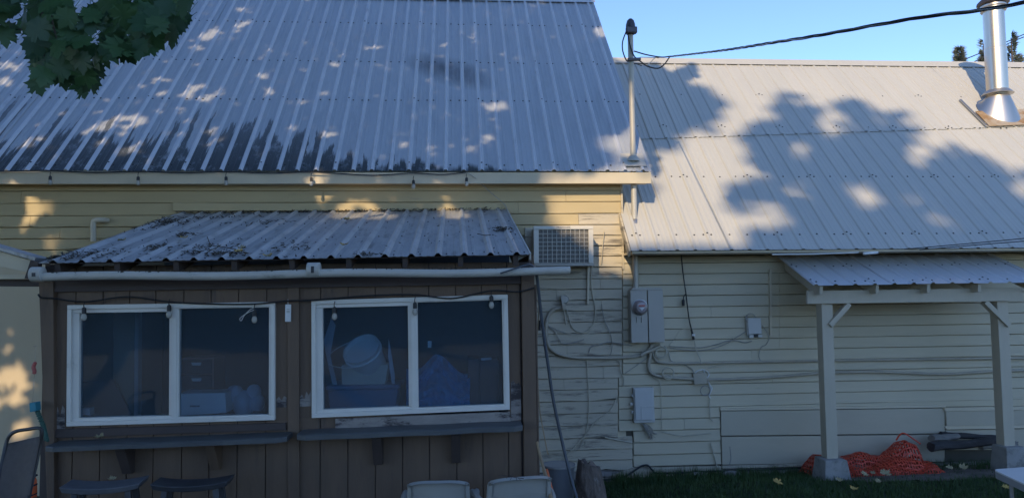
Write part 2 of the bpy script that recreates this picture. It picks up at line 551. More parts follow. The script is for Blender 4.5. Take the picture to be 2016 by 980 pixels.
bl = np.stack([gx-np.cos(ga)*wv, gy-np.sin(ga)*wv, gzv], 1)
br = np.stack([gx+np.cos(ga)*wv, gy+np.sin(ga)*wv, gzv], 1)
tp = np.stack([gx+np.cos(ga2)*gl, gy+np.sin(ga2)*gl, gzv+gh], 1)
gv = np.stack([bl, br, tp], 1).reshape(-1, 3)
gr = numpy_mesh('grass', gv, np.arange(len(gv)), 3, 'grass', kind='stuff')
tag(gr, 'short green lawn in front of the low annex')


# ------------------------------------------------------------------ ribbed sheet roofs
def sheet_profile(w, pitch, first, rib=0.019, half=0.03, top=0.013, minor=0.004):
    pr = []
    u = first
    while u - half < w:
        for du, h in ((-half, 0), (-top, rib), (top, rib), (half, 0)):
            if 0 <= u+du <= w:
                pr.append((u+du, h))
        if minor:
            for fr in (0.36, 0.64):
                c = u+pitch*fr
                for du, h in ((-0.016, 0), (-0.009, minor), (0.009, minor), (0.016, 0)):
                    if 0 <= c+du <= w:
                        pr.append((c+du, h))
        u += pitch
    if pr[0][0] > 1e-4:
        pr.insert(0, (0, 0))
    if pr[-1][0] < w-1e-4:
        pr.append((w, 0))
    return pr


def sheet(mb, o, ud, vd, nd_, pr, v0, v1, seg=3, wav=0.002, skew=0.0):
    o, ud, vd, nd_ = Vector(o), Vector(ud), Vector(vd), Vector(nd_)
    k = len(pr)
    vv, ff = [], []
    for j in range(seg+1):
        for (u, h) in pr:
            t = j/seg
            va = v0 + skew*u
            v = va+(v1-va)*t
            vv.append(o+ud*u+vd*v+nd_*(h+wav*mnoise.noise(Vector((u*3+o.x*5, v*1.5, 3)))))
    for j in range(seg):
        for i in range(k-1):
            ff.append((j*k+i, j*k+i+1, (j+1)*k+i+1, (j+1)*k+i))
    b = len(vv)
    for (u, h) in pr:                     # rolled-under lower edge gives the sheet a thickness
        vv.append(o+ud*u+vd*(v0+skew*u+0.002)+nd_*(h-0.003))
    for i in range(k-1):
        ff.append((i+1, i, b+i, b+i+1))
    k0 = len(mb.f)
    mb.add(vv, ff)
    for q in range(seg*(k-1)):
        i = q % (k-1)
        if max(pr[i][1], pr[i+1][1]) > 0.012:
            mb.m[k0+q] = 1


def screws(mb, pts, n, r=0.0105):
    n = Vector(n)
    t = n.orthogonal().normalized()
    w = n.cross(t)
    for p in pts:
        vv = []
        for rr, h in ((r*1.35, 0.0005), (r, 0.003), (r*0.75, 0.008)):
            for j in range(6):
                a = j*math.pi/3
                vv.append(p+t*math.cos(a)*rr+w*math.sin(a)*rr+n*h)
        ff = [(12, 13, 14, 15, 16, 17)]
        for i in range(2):
            for j in range(6):
                ff.append((i*6+j, i*6+(j+1) % 6, (i+1)*6+(j+1) % 6, (i+1)*6+j))
        mb.add(vv, ff)


# left roof
PL_TH = rad(45)
PL0 = Vector((0, 9.20, P(640, 337, 9.20).z))
PLN = Vector((0, -math.sin(PL_TH), math.cos(PL_TH)))
PLV = Vector((0, math.cos(PL_TH), math.sin(PL_TH)))
PR_TH = rad(44)
PR0 = Vector((0, 8.86, P(1600, 491, 8.86).z))
PRN = Vector((0, -math.sin(PR_TH), math.cos(PR_TH)))
PRV = Vector((0, math.cos(PR_TH), math.sin(PR_TH)))


def left_roof_mat():
    m = mat('streaked_metal_roof', (0.455, 0.475, 0.49), (0.41, 0.43, 0.45), 1.0, 0.42, metal=0.35, bump=0.06, bscale=8,
            c3=(0.34, 0.36, 0.375), s3=2.4, t3=(0.5, 0.8), stretch=(2.6, 0.5, 0.5))
    t = m.node_tree
    b = t.nodes['Principled BSDF']
    src = b.inputs['Base Color'].links[0].from_socket
    geo = nd(t, 'ShaderNodeNewGeometry')
    sp = nd(t, 'ShaderNodeSeparateXYZ')
    t.links.new(geo.outputs['Position'], sp.inputs[0])

    def mth(op, a, b_=None, clamp=False):
        n = nd(t, 'ShaderNodeMath', operation=op)
        n.use_clamp = clamp
        for i, x in enumerate((a, b_)):
            if x is None:
                continue
            if isinstance(x, (int, float)):
                n.inputs[i].default_value = x
            else:
                t.links.new(x, n.inputs[i])
        return n.outputs[0]

    def nz(sc_, st, det=6, rg=0.6):
        mp = nd(t, 'ShaderNodeMapping')
        mp.inputs['Scale'].default_value = st
        t.links.new(geo.outputs['Position'], mp.inputs[0])
        n = nd(t, 'ShaderNodeTexNoise')
        n.inputs['Scale'].default_value = sc_
        n.inputs['Detail'].default_value = det
        n.inputs['Roughness'].default_value = rg
        t.links.new(mp.outputs[0], n.inputs['Vector'])
        return n.outputs['Fac']

    hv = mth('SUBTRACT', sp.outputs['Z'], PL0.z)               # height above the eave
    rp = nd(t, 'ShaderNodeValToRGB')                            # how high the black algae climbs along the eave
    mr = nd(t, 'ShaderNodeMapRange')
    mr.inputs[1].default_value, mr.inputs[2].default_value = -6.5, 2.0
    t.links.new(sp.outputs['X'], mr.inputs[0])
    t.links.new(mr.outputs[0], rp.inputs[0])
    els = rp.color_ramp.elements
    els[0].position, els[0].color = 0.0, (0.85, 0.85, 0.85, 1)
    els[1].position, els[1].color = 1.0, (0.0, 0, 0, 1)
    for x, v in ((-3.6, 0.85), (-2.6, 0.78), (-1.75, 0.52), (-1.1, 0.30), (-0.4, 0.17), (0.35, 0.10), (0.9, 0.0)):
        e = els.new((x+6.5)/8.5)
        e.color = (v, v, v, 1)
    fine = nz(1.0, (8, 0.45, 0.45), 9, 0.78)
    broad = nz(1.0, (2.0, 0.4, 0.4), 3)
    warp = mth('ADD', sp.outputs['X'], mth('MULTIPLY', mth('SUBTRACT', nz(1.0, (3, 2.5, 2.5), 3), 0.5), 0.10))
    wh = nd(t, 'ShaderNodeTexWhiteNoise', noise_dimensions='1D')
    t.links.new(mth('FLOOR', mth('MULTIPLY', warp, 15.0)), wh.inputs['W'])
    cell = mth('POWER', wh.outputs['Value'], 2.2)
    amp = mth('MULTIPLY', rp.outputs[0], mth('ADD', mth('ADD', mth('MULTIPLY', cell, 0.85), 0.50), mth('ADD', mth('MULTIPLY', mth('SUBTRACT', fine, 0.5), 1.5), mth('MULTIPLY', mth('SUBTRACT', broad, 0.5), 1.1))))
    edge = mth('MULTIPLY', mth('SUBTRACT', amp, hv), 14.0, True)
    grain = nz(1.0, (7, 4, 4), 8, 0.75)
    gm = mth('MULTIPLY', mth('SUBTRACT', grain, 0.22), 4.0, True)
    fade = mth('SUBTRACT', 1.0, mth('MULTIPLY', hv, 0.35), True)
    mask = mth('MULTIPLY', mth('MULTIPLY', edge, gm), fade)
    mx = nd(t, 'ShaderNodeMix', data_type='RGBA')
    t.links.new(mth('MULTIPLY', mask, 0.97), mx.inputs[0])
    t.links.new(src, mx.inputs[6])
    mx.inputs[7].default_value = (0.030, 0.036, 0.034, 1)
    # one sooty smudge high on the sheet
    c = PP(885, 140, PL0, PLN)
    dx = mth('MULTIPLY', mth('SUBTRACT', sp.outputs['X'], c.x), 1.35)
    dz = mth('MULTIPLY', mth('ADD', mth('SUBTRACT', sp.outputs['Z'], c.z), mth('MULTIPLY', mth('SUBTRACT', sp.outputs['X'], c.x), 0.35)), 2.9)
    r2 = mth('ADD', mth('MULTIPLY', dx, dx), mth('MULTIPLY', dz, dz))
    sm = mth('MULTIPLY', mth('SUBTRACT', 1.0, r2, True), mth('MULTIPLY', nz(1.0, (6, 2, 2), 5), 1.3, True))
    mx2 = nd(t, 'ShaderNodeMix', data_type='RGBA')
    t.links.new(sm, mx2.inputs[0])
    t.links.new(mx.outputs[2], mx2.inputs[6])
    mx2.inputs[7].default_value = (0.09, 0.095, 0.10, 1)
    t.links.new(mx2.outputs[2], b.inputs['Base Color'])
    return m


MT['roof_left'] = left_roof_mat()

RAKE = P(1283, 341, 9.20).x
house = thing('house', (-2, YW, -0.1), 'tall cream clapboard house under the steep ribbed roof streaked black along its left eave', 'house')
PITCH_L = 0.2286
RIDGE_L = 5.36                                    # slope length to the ridge
pw = PITCH_L*4
profL = sheet_profile(pw, PITCH_L, PITCH_L/2, rib=0.026, half=0.03, top=0.012, minor=0.005)
x = RAKE
k = 0
while x > -8.5:
    mb = MB()
    sheet(mb, PL0+Vector((x-pw, 0, 0))+PLN*(0.003*(k % 2)), (1, 0, 0), PLV, PLN, profL, 0.0, RIDGE_L, seg=6, wav=0.003)
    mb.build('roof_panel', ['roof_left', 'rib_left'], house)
    x -= pw
    k += 1
XL0 = x
rows_px = [(640, 45), (640, 121), (640, 197), (640, 325)]
sp_ = []
for (px, py) in rows_px:
    v = (PP(px, py, PL0, PLN)-PL0).dot(PLV)
    u = RAKE-PITCH_L/2
    i = 0
    while u > XL0:
        offs = (-0.045, 0.045) if i % 2 == 0 else (0.06,)
        if py == 325:
            offs = (0.06,)
        for du in offs:
            sp_.append(PL0+Vector((u+du, 0, 0))+PLV*(v+jit(0.008))+PLN*0.002)
        if i % 4 == 1:
            sp_.append(PL0+Vector((u, 0, 0))+PLV*(v+0.02)+PLN*0.026)
        u -= PITCH_L
        i += 1
mb = MB()
screws(mb, sp_, PLN)
mb.build('roof_screws', 'screw', house, kind='stuff')
# fascia, soffit, ridge, rear slope, gable
zF = PL0.z
mb = MB()
mb.box(XL0, RAKE-0.005, 9.215, 9.245, zF-0.155, zF-0.012)
mb.build('fascia', 'cream_plain', house, bevel=0.004)
MB().box(XL0, RAKE-0.03, 9.247, YW, zF-0.14, zF-0.115).build('soffit', 'cream_plain', house)
top = PL0+PLV*RIDGE_L
mb = MB()
mb.prism([(RAKE+0.02, top.y-0.17, top.z-0.13), (RAKE+0.02, top.y, top.z+0.045), (RAKE+0.02, top.y+0.17, top.z-0.13), (RAKE+0.02, top.y, top.z+0.03)], (XL0-RAKE, 0, 0))
mb.build('ridge_cap', 'roof_porch', house)
mb = MB()
mb.hexa([(XL0, top.y, top.z), (RAKE, top.y, top.z), (RAKE, top.y+3.8, top.z-3.8), (XL0, top.y+3.8, top.z-3.8)],
        [(XL0, top.y, top.z-0.06), (RAKE, top.y, top.z-0.06), (RAKE, top.y+3.8, top.z-3.86), (XL0, top.y+3.8, top.z-3.86)])
mb.build('rear_roof', 'roof_porch', house)
XC = P(1224, 420, YW).x                           # outer corner of the tall house
mb = MB()
mb.prism([(XC, YW+0.02, -0.3), (XC, YW+0.02, zF-0.05), (XC, top.y, top.z-0.12), (XC, top.y+3.6, top.z-3.7), (XC, top.y+3.6, -0.3)], (-0.12, 0, 0))
mb.build('gable_wall', 'cream', house)
mb = MB()
a0 = PL0+Vector((RAKE-0.05, 0, -0.03))
mb.beam(a0+PLV*0.03-PLN*0.05, a0+PLV*(RIDGE_L-0.05)-PLN*0.05, 0.03, 0.11, PLN)
mb.build('rake_board', 'cream_plain', house)
MB().box(-8.5, XC-0.125, YW+0.03, YW+0.12, -0.3, zF-0.12).build('wall', 'backing', house)

# clapboards of the tall house
LAP_T = 0.017


def board(mb, x0, x1, z0, z1, jag=0.0, step=0.16, y=YW, seed=0, crack=0.0, cove=0.014, lap=LAP_T):
    LAP_T = lap
    n = max(2, int((x1-x0)/step))
    pr = [(0.028, z0), (-LAP_T, z0), (-LAP_T-0.001, z0+0.012), (-LAP_T*0.78, z0+0.035), (-LAP_T*0.30, z1-0.011), (cove, z1-0.008), (0.028, z1+0.004)]
    vv, ff = [], []
    m = len(pr)
    for i in range(n+1):
        xx = x0+(x1-x0)*i/n
        j = jag*mnoise.noise(Vector((xx*4.1, z0*9, seed)))
        cr_ = 0.0
        if crack and mnoise.noise(Vector((xx*2.3, z0*17, seed+5))) > 0.42:
            cr_ = crack
        oy = 0.004*mnoise.noise(Vector((xx*1.2, z0*7, seed+9)))
        for q, (dy, z) in enumerate(pr):
            zz = z + (j+cr_ if q in (0, 1, 2, 3) else 0)
            vv.append((xx, y+dy+(oy if q not in (0, 6) else 0), zz))
    for i in range(n):
        for q in range(m):
            a, b = i*m+q, i*m+(q+1) % m
            ff.append((a, a+m, b+m, b))
    ff.append(tuple(range(m)))
    ff.append(tuple(n*m+q for q in range(m-1, -1, -1)))
    mb.add(vv, ff)


yl_left = [352, 374, 396.5, 419.5, 441.3, 462.6, 483.5, 503.5, 525.5, 547.9, 568.5, 589.8, 611.2, 632.8, 655, 676.8, 699.2, 720.8, 743.7, 765.5, 788.6, 812.8, 836.7, 861.6, 884.5, 905.5, 927]
zl = [P(1150, y, YW-LAP_T).z for y in yl_left]


def edge_x(z):
    """the ragged joint where the siding of the two buildings meets"""
    y = proj((2.1, YW, z))[1]
    if y < 735:
        return P(1225, y, YW).x
    if y < 858:
        return P(1217, y, YW).x
    return P(1246, y, YW).x


for i in range(len(zl)-1):
    z1, z0 = zl[i], zl[i+1]
    ym = (yl_left[i]+yl_left[i+1])/2
    xe = edge_x((z0+z1)/2)-0.006
    old = ym > 430
    # only the upper boards run the whole front; lower ones are hidden by the lean-to
    xs0 = -7.6 if ym < 512 else 0.15
    joints = [xs0]
    if ym < 512:
        joints += [-4.9+jit(0.6), -1.6+jit(0.8)]
    if 396 < ym < 420:
        joints.append(P(1020, ym, YW).x)
    elif 462 < ym < 500:
        joints.append(P(1031, ym, YW).x)
    elif 632 < ym < 640 or 680 < ym < 700:
        joints.append(P(1116, ym, YW).x)
    elif 721 < ym < 740:
        joints.append(P(1187, ym, YW).x)
    elif random.random() < 0.45:
        joints.append(P(random.uniform(1090, 1190), ym, YW).x)
    joints = sorted(joints)+[xe]
    for a, b in zip(joints[:-1], joints[1:]):
        mb = MB()
        board(mb, a+0.0015, b-0.0015, z0+jit(0.002), z1, 0.014 if old else 0.004, seed=i, crack=0.022 if ym > 725 else (0.008 if old else 0), cove=0.008 if old else -0.002, lap=0.017 if old else 0.009)
        mb.build('siding_board', 'cream_old' if old and a > 0 else 'cream_left', house)
# bottom of the wall: rotten sill boards
zb = zl[-1]
mb = MB()
board(mb, 0.6, edge_x(zb)-0.02, zb-0.085, zb-0.004, 0.03, 0.08, seed=31, crack=0.03)
mb.build('sill_board', 'peeled', house)
MB().box(0.6, edge_x(zb)-0.03, YW-0.03, YW+0.02, zb-0.25, zb-0.095).build('sill_board', 'peeled', house, bevel=0.01)
# corner trim above the annex roof
mb = MB()
c1 = P(1224, 356, YW-0.02)
mb.box(XC-0.012, XC+0.014, YW-0.028, YW+0.03, P(1224, 530, YW).z, c1.z)
mb.build('corner_trim', 'cream_old', house, bevel=0.003)
# long flashing board above the lean-to roof
mb = MB()
mb.pxbox([(340, 399), (985, 401), (985, 414.5), (340, 415)], YW-0.055, YW-0.02)
mb.build('ledger_board', 'cream_left', house, bevel=0.004)
# wide plain boards behind the air conditioner and at the far left
mb = MB()
mb.pxbox([(1033.5, 448), (1051, 448), (1051, 525), (1033.5, 525)], YW-0.03, YW-0.012)
mb.build('trim_board', 'cream_old', house, bevel=0.003)
mb = MB()
x1 = P(120, 600, YW).x
mb.box(-7.6, x1, YW-0.03, YW+0.02, -0.3, P(30, 520, YW).z)
mb.build('wall_panel', 'tan_wall', house, label='smooth tan wall panel left of the brown lean-to')
# bent vent pipe that leaves the wall above the lean-to roof
mb = MB()
mb.tube(pline([(184, 475), (184, 440), (188, 434), (198, 433), (212, 434)], [9.30, 9.30, 9.30, 9.30, 9.40]), 0.032, 10)
mb.build('vent_pipe', 'cream_plain', house, smooth=True)

# ------------------------------------------------------------------ low annex at the right
annex = thing('annex', (6, YW, -0.1), 'low annex on the right with a pale ribbed metal roof and clapboard wall', 'house')
XR1 = 11.5
XA0 = P(1243, 494, 8.86).x
PITCH_R = 0.2286
vseam0 = (PP(1280, 275, PR0, PRN)-PR0).dot(PRV)
vseam1 = (PP(2010, 251, PR0, PRN)-PR0).dot(PRV)
xsm0, xsm1 = PP(1280, 275, PR0, PRN).x, PP(2010, 251, PR0, PRN).x
skw = (vseam1-vseam0)/(xsm1-xsm0)
vridge = (PP(1600, 124, PR0, PRN)-PR0).dot(PRV)
pw = PITCH_R*4
profR = sheet_profile(pw, PITCH_R, PITCH_R/2, rib=0.016, half=0.028, minor=0.003)
x = XA0
k = 0
while x < XR1:
    mb = MB()
    sheet(mb, PR0+Vector((x, 0, 0)), (1, 0, 0), PRV, PRN, profR, 0.0, max(vseam0, vseam1)+0.75, seg=4, wav=0.003)
    mb.build('roof_panel', ['roof_right', 'roof_right'], annex)
    mb = MB()
    v0 = vseam0+skw*(x-xsm0)
    sheet(mb, PR0+Vector((x-0.03, 0, 0))+PRN*0.012, (1, 0, 0), PRV, PRN, profR, v0, vridge, seg=4, wav=0.004, skew=skw)
    mb.build('roof_panel', ['roof_right', 'roof_right'], annex)
    x += pw
    k += 1
sp_ = []
for (px, py, step) in ((1600, 461, 1), (1600, 348, 1), (1600, 252, 2), (1600, 190, 3)):
    v = (PP(px, py, PR0, PRN)-PR0).dot(PRV)
    u = XA0+PITCH_R/2
    i = 0
    while u < XR1:
        lift = 0.013 if py < 268 else 0.001
        offs = (-0.05, 0.05) if i % 4 == 0 else (0.06,)
        if i % step == 0:
            for du in offs:
                sp_.append(PR0+Vector((u+du, 0, 0))+PRV*(v+jit(0.006))+PRN*lift)
            if i % 4 == 0:
                sp_.append(PR0+Vector((u, 0, 0))+PRV*(v+0.02)+PRN*(lift+0.016))
        u += PITCH_R
        i += 1
mb = MB()
screws(mb, sp_, PRN)
mb.build('roof_screws', 'screw', annex, kind='stuff')
rt = PR0+PRV*vridge
mb = MB()
mb.prism([(XA0-0.3, rt.y-0.14, rt.z-0.085), (XA0-0.3, rt.y, rt.z+0.055), (XA0-0.3, rt.y+0.14, rt.z-0.085), (XA0-0.3, rt.y, rt.z+0.04)], (XR1-XA0+0.3, 0, 0))
mb.build('ridge_cap', 'roof_right', annex)
mb = MB()
mb.hexa([(XA0, rt.y, rt.z), (XR1, rt.y, rt.z), (XR1, rt.y+3.8, rt.z-3.6), (XA0, rt.y+3.8, rt.z-3.6)],
        [(XA0, rt.y, rt.z-0.06), (XR1, rt.y, rt.z-0.06), (XR1, rt.y+3.8, rt.z-3.66), (XA0, rt.y+3.8, rt.z-3.66)])
mb.build('rear_roof', 'roof_right', annex)
# left edge flashing and trim strip where the roof passes the corner of the tall house
mb = MB()
e0 = PR0+Vector((XA0-0.012, 0, 0))
mb.beam(e0-PRN*0.06+PRV*0.01, e0-PRN*0.06+PRV*0.78, 0.024, 0.10, PRN)
mb.build('rake_board', 'cream_old', annex, bevel=0.003)
# roof sheathing, soffit, wall backing
mb = MB()
q0, q1 = PR0-PRN*0.03, PR0-PRN*0.03+PRV*(vridge-0.03)
mb.hexa([(XC+0.03, q1.y, q1.z), (XR1, q1.y, q1.z), (XR1, q0.y+0.03, q0.z+0.02), (XA0+0.03, q0.y+0.03, q0.z+0.02)],
        [(XC+0.03, q1.y, q1.z-0.05), (XR1, q1.y, q1.z-0.05), (XR1, q0.y+0.03, q0.z-0.02), (XA0+0.03, q0.y+0.03, q0.z-0.02)])
mb.build('roof_deck', 'underside', annex)
zs = PR0.z
MB().box(XA0+0.02, XR1, 8.90, YW, zs-0.03, zs-0.005).build('soffit', 'cream_plain', annex)
MB().box(XC-0.3, XR1, YW+0.03, YW+0.12, -0.3, zs+0.45).build('wall', 'backing', annex)
yl_r = [516.5, 537.9, 559.7, 581.0, 602.8, 624.3, 646.1, 667.5, 689.9, 712.0, 733.8, 755.5, 777.6, 800.6, 822.5, 844.5, 868, 892, 915]
zr_ = [zs-0.04]+[P(1350, y, YW-LAP_T).z for y in yl_r]
PX0 = P(1419, 850, YW).x
for i in range(len(zr_)-1):
    z1, z0 = zr_[i], zr_[i+1]
    xe = edge_x((z0+z1)/2)+0.006
    yb = yl_r[i]
    end = PX0-0.01 if yb > 801 else XR1
    js = [xe]
    if i in (2, 3, 4, 5, 6, 7, 8) and yb < 690:
        js.append(P(1534, yb, YW).x)
    if yb in (844.5,):
        js.append(P(1347, yb, YW).x)
    if i in (5, 9, 11):
        js.append(P(1300+20*i, yb, YW).x)
    if end > 8:
        js.append(7.4+jit(0.4))
    js = sorted(js)+[end]
    for a, b in zip(js[:-1], js[1:]):
        mb = MB()
        old = b < P(1330, 500, YW).x
        board(mb, a+0.0015, b-0.0015, z0+jit(0.0015), z1, 0.005 if not old else 0.012, seed=50+i, crack=0.006 if yb > 840 else 0)
        mb.build('siding_board', 'cream' if not old else 'cream_old', annex)
# plywood patch panels low on the wall
PYF = YW-0.032
for q in ([(1419.5, 809), (1860, 803), (1860, 852.5), (1420, 857)], [(1420.5, 859.5), (1860, 855), (1860, 908), (1422, 914)]):
    MB().pxbox(q, PYF, YW+0.02).build('plywood_panel', 'ply', annex, bevel=0.004)
MB().pxbox([(1418, 803.5), (1862, 797), (1862, 801.5), (1418, 808)], PYF-0.012, YW).build('drip_strip', 'cream_plain', annex, bevel=0.003)
MB().pxbox([(1862, 809), (2100, 805), (2100, 834), (1864, 838)], PYF-0.02, YW+0.02).build('plywood_panel', 'ply', annex, bevel=0.004)
MB().pxbox([(1860, 802), (2100, 798), (2100, 805), (1860, 809)], PYF-0.03, YW).build('drip_strip', 'cream_plain', annex, bevel=0.003)
MB().pxbox([(1859, 838), (2100, 834), (2100, 841), (1864, 845)], PYF-0.015, YW).build('drip_strip', 'cream_plain', annex, bevel=0.003)
MB().pxbox([(1862, 846), (2100, 842), (2100, 885), (1862, 885)], PYF+0.012, YW+0.02).build('plywood_panel', 'ply', annex, bevel=0.004)
MB().pxbox([(1418, 800.0), (2100, 783), (2100, 797), (1418, 805)], YW-0.022, YW+0.02).build('trim_board', 'cream', annex, bevel=0.003)
# skirt board and footing
MB().pxbox([(1246, 920), (1420, 917), (1420, 932), (1180, 944)], YW-0.03, YW+0.02).build('skirt_board', 'cream_old', annex, bevel=0.004)
MB().pxbox([(1422, 916), (1610, 911), (1610, 917), (1422, 922)], YW-0.03, YW+0.02).build('skirt_board', 'cream_old', annex, bevel=0.004)
MB().box(P(1420, 920, YW).x, XR1, YW-0.02, YW+0.03, -0.4, P(1500, 921, YW).z).build('footing', 'concrete', annex)
# plain board strip under the small porch roof
MB().pxbox([(1515, 530), (1519.5, 530), (1519.5, 660), (1516, 660)], YW-0.045, YW-0.015).build('trim_strip', 'cream_plain', annex)

# ------------------------------------------------------------------ brown lean-to with the two sliding windows
YS = 6.75
shed = thing('shed', (-1.5, YS, -0.06), 'brown plank lean-to with two white sliding windows under a ribbed roof strewn with leaf litter', 'lean-to')
EV = 6.43
eL, eR = P(76, 518, EV), P(1043, 501, EV)
tL, tR = P(345, 419, YW-0.03), P(985, 414, YW-0.03)
ud = (eR-eL).normalized()
vd = ((tL+tR)/2-(eL+eR)/2)
vlen = vd.length
vd = (vd - ud*vd.dot(ud)).normalized()
SHN = ud.cross(vd).normalized()
SW = (eR-eL).length
PS = SW/18.0
pr_all = sheet_profile(PS*4, PS, PS/2, rib=0.026, half=0.034, top=0.010, minor=0.003)
k = 0
u = 0.0
while u < SW-0.05:
    w = min(PS*4, SW-u)
    prf = [(a, h) for a, h in pr_all if a <= w+1e-6]
    if prf[-1][0] < w-1e-4:
        prf.append((w, 0))
    mb = MB()
    sheet(mb, eL+ud*u+SHN*(0.002*(k % 2)), ud, vd, SHN, prf, 0.0, vlen, seg=4, wav=0.006)
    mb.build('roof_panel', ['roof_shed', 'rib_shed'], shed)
    u += w
    k += 1
SH_SKY = SHN
sp_ = []
for v in (0.07, 1.05, 2.0):
    for i in range(18):
        sp_.append(eL+ud*(PS*(i+0.5)+PS*0.32)+vd*(v+jit(0.01))+SHN*0.004)
mb = MB()
screws(mb, sp_, SHN, 0.007)
mb.build('roof_screws', 'screw', shed, kind='stuff')


def shp(u, v, h=0.0):
    return eL+ud*u+vd*v+SHN*h


# right gutter-like edge trim of the lean-to roof
mb = MB()
mb.hexa([shp(SW, 0.0, 0.012), shp(SW+0.012, 0.0, 0.012), shp(SW+0.012, 0.0, -0.05), shp(SW, 0.0, -0.05)],
        [shp(SW, vlen, 0.012), shp(SW+0.012, vlen, 0.012), shp(SW+0.012, vlen, -0.05), shp(SW, vlen, -0.05)])
mb.build('rake_trim', 'pvc', shed)
for i in range(9):
    uu = 0.12+i*(SW-0.24)/8
    mb = MB()
    mb.beam(shp(uu, 0.05, -0.062), shp(uu, vlen-0.05, -0.062), 0.045, 0.09, SHN)
    mb.build('rafter', 'brown_dark', shed)
mb = MB()
mb.hexa([shp(0.02, 0.03, -0.012), shp(SW-0.02, 0.03, -0.012), shp(SW-0.02, 0.03, -0.016), shp(0.02, 0.03, -0.016)],
        [shp(0.02, vlen, -0.012), shp(SW-0.02, vlen, -0.012), shp(SW-0.02, vlen, -0.016), shp(0.02, vlen, -0.016)])
mb.build('roof_deck', 'brown_dark', shed)
xl, xr = P(77, 700, YS).x, P(1054, 700, YS).x
zg = -0.12
zt = P(560, 520, YS).z
# front boards
W1Q = [(132, 600.5), (541, 594), (540.5, 826.5), (130, 839)]
W2Q = [(612.7, 591), (999.5, 579.5), (1004, 806), (613.5, 822.5)]
gr_ = [105, 143, 197, 250, 302, 358, 412, 467, 523, 577, 630.5, 685, 739, 792.5, 845.5, 899, 950.5, 1001, 1027]
for a, b in zip(gr_[:-1], gr_[1:]):
    xa, xb = P(a, 860, YS).x+0.0035, P(b, 860, YS).x-0.0035
    segs = [(zg, zt)]
    for Q in (W1Q, W2Q):
        l, r = min(q[0] for q in Q), max(q[0] for q in Q)
        if a < r-3 and b > l+3:
            zb_, zt_ = P((l+r)/2, max(Q[2][1], Q[3][1]), YS).z+0.03, P((l+r)/2, min(Q[0][1], Q[1][1]), YS).z-0.03
            # boards that run beside the window as well as over it are notched round it
            wl, wr = P(l, 700, YS).x+0.02, P(r, 700, YS).x-0.02
            segs = [(zg, zb_), (zt_, zt)]
            if xa < wl:
                MB().box(xa, min(xb, wl), YS, YS+0.02, zb_, zt_).build('wall_board', 'brown', shed)
            if xb > wr:
                MB().box(max(xa, wr), xb, YS, YS+0.02, zb_, zt_).build('wall_board', 'brown', shed)
    for s0, s1 in segs:
        MB().box(xa, xb, YS, YS+0.02, s0, s1).build('wall_board', 'brown', shed, bevel=0.003)
# backing strips behind the grooves (four pieces round the openings)
xw = [P(105, 700, YS).x, P(140, 700, YS).x, P(534, 700, YS).x, P(620, 700, YS).x, P(996, 700, YS).x, P(1027, 700, YS).x]
zw0, zw1 = 1.20, 2.13
mb = MB()
mb.box(xl+0.02, xr-0.02, YS+0.022, YS+0.05, zg, 1.06)
mb.box(xl+0.02, xr-0.02, YS+0.022, YS+0.05, 2.2, zt)
for a, b in ((xw[0], xw[1]-0.1), (xw[2]+0.1, xw[3]-0.1), (xw[4]+0.06, xw[5])):
    mb.box(a, b, YS+0.022, YS+0.05, 1.06, 2.2)
mb.build('wall', 'brown_dark', shed)


def px_part(q, y0, y1, name, m, bevel=0.004, label=None, parent=None):
    return MB().pxbox(q, y0, y1).build(name, m, parent or shed, bevel=bevel, label=label)


px_part([(76, 553), (105, 553), (107, 1010), (93, 1010)], YS-0.05, YS+0.05, 'corner_post', 'brown')
px_part([(1026.5, 540), (1052, 540), (1060, 1010), (1033, 1010)], YS-0.05, YS+0.05, 'corner_post', 'brown')
px_part([(1052.6, 560), (1056.5, 560), (1064, 1010), (1060.4, 1010)], YS-0.03, YS+0.03, 'corner_trim', 'brown')
px_part([(565.5, 556), (588.5, 556), (589.5, 1010), (567, 1010)], YS-0.03, YS-0.001, 'batten', 'brown')
px_part([(105, 545), (1027, 530), (1027, 559), (105, 575)], YS-0.035, YS-0.002, 'header_board', 'brown_dark')
# side walls and floor
MB().box(xl, xl+0.04, YS+0.06, YW-0.04, zg, 2.55).build('side_wall', 'brown', shed)
MB().box(xr-0.045, xr-0.005, YS+0.06, YW-0.04, zg, 2.6).build('side_wall', 'brown', shed)
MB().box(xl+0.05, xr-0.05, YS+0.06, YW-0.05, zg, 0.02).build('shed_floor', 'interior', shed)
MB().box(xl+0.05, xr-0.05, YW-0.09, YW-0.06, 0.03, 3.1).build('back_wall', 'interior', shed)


# windows
def lerp_q(Q, s, t):
    a = Vector(Q[0]).lerp(Vector(Q[1]), s)
    b = Vector(Q[3]).lerp(Vector(Q[2]), s)
    c = a.lerp(b, t)
    return (c.x, c.y)


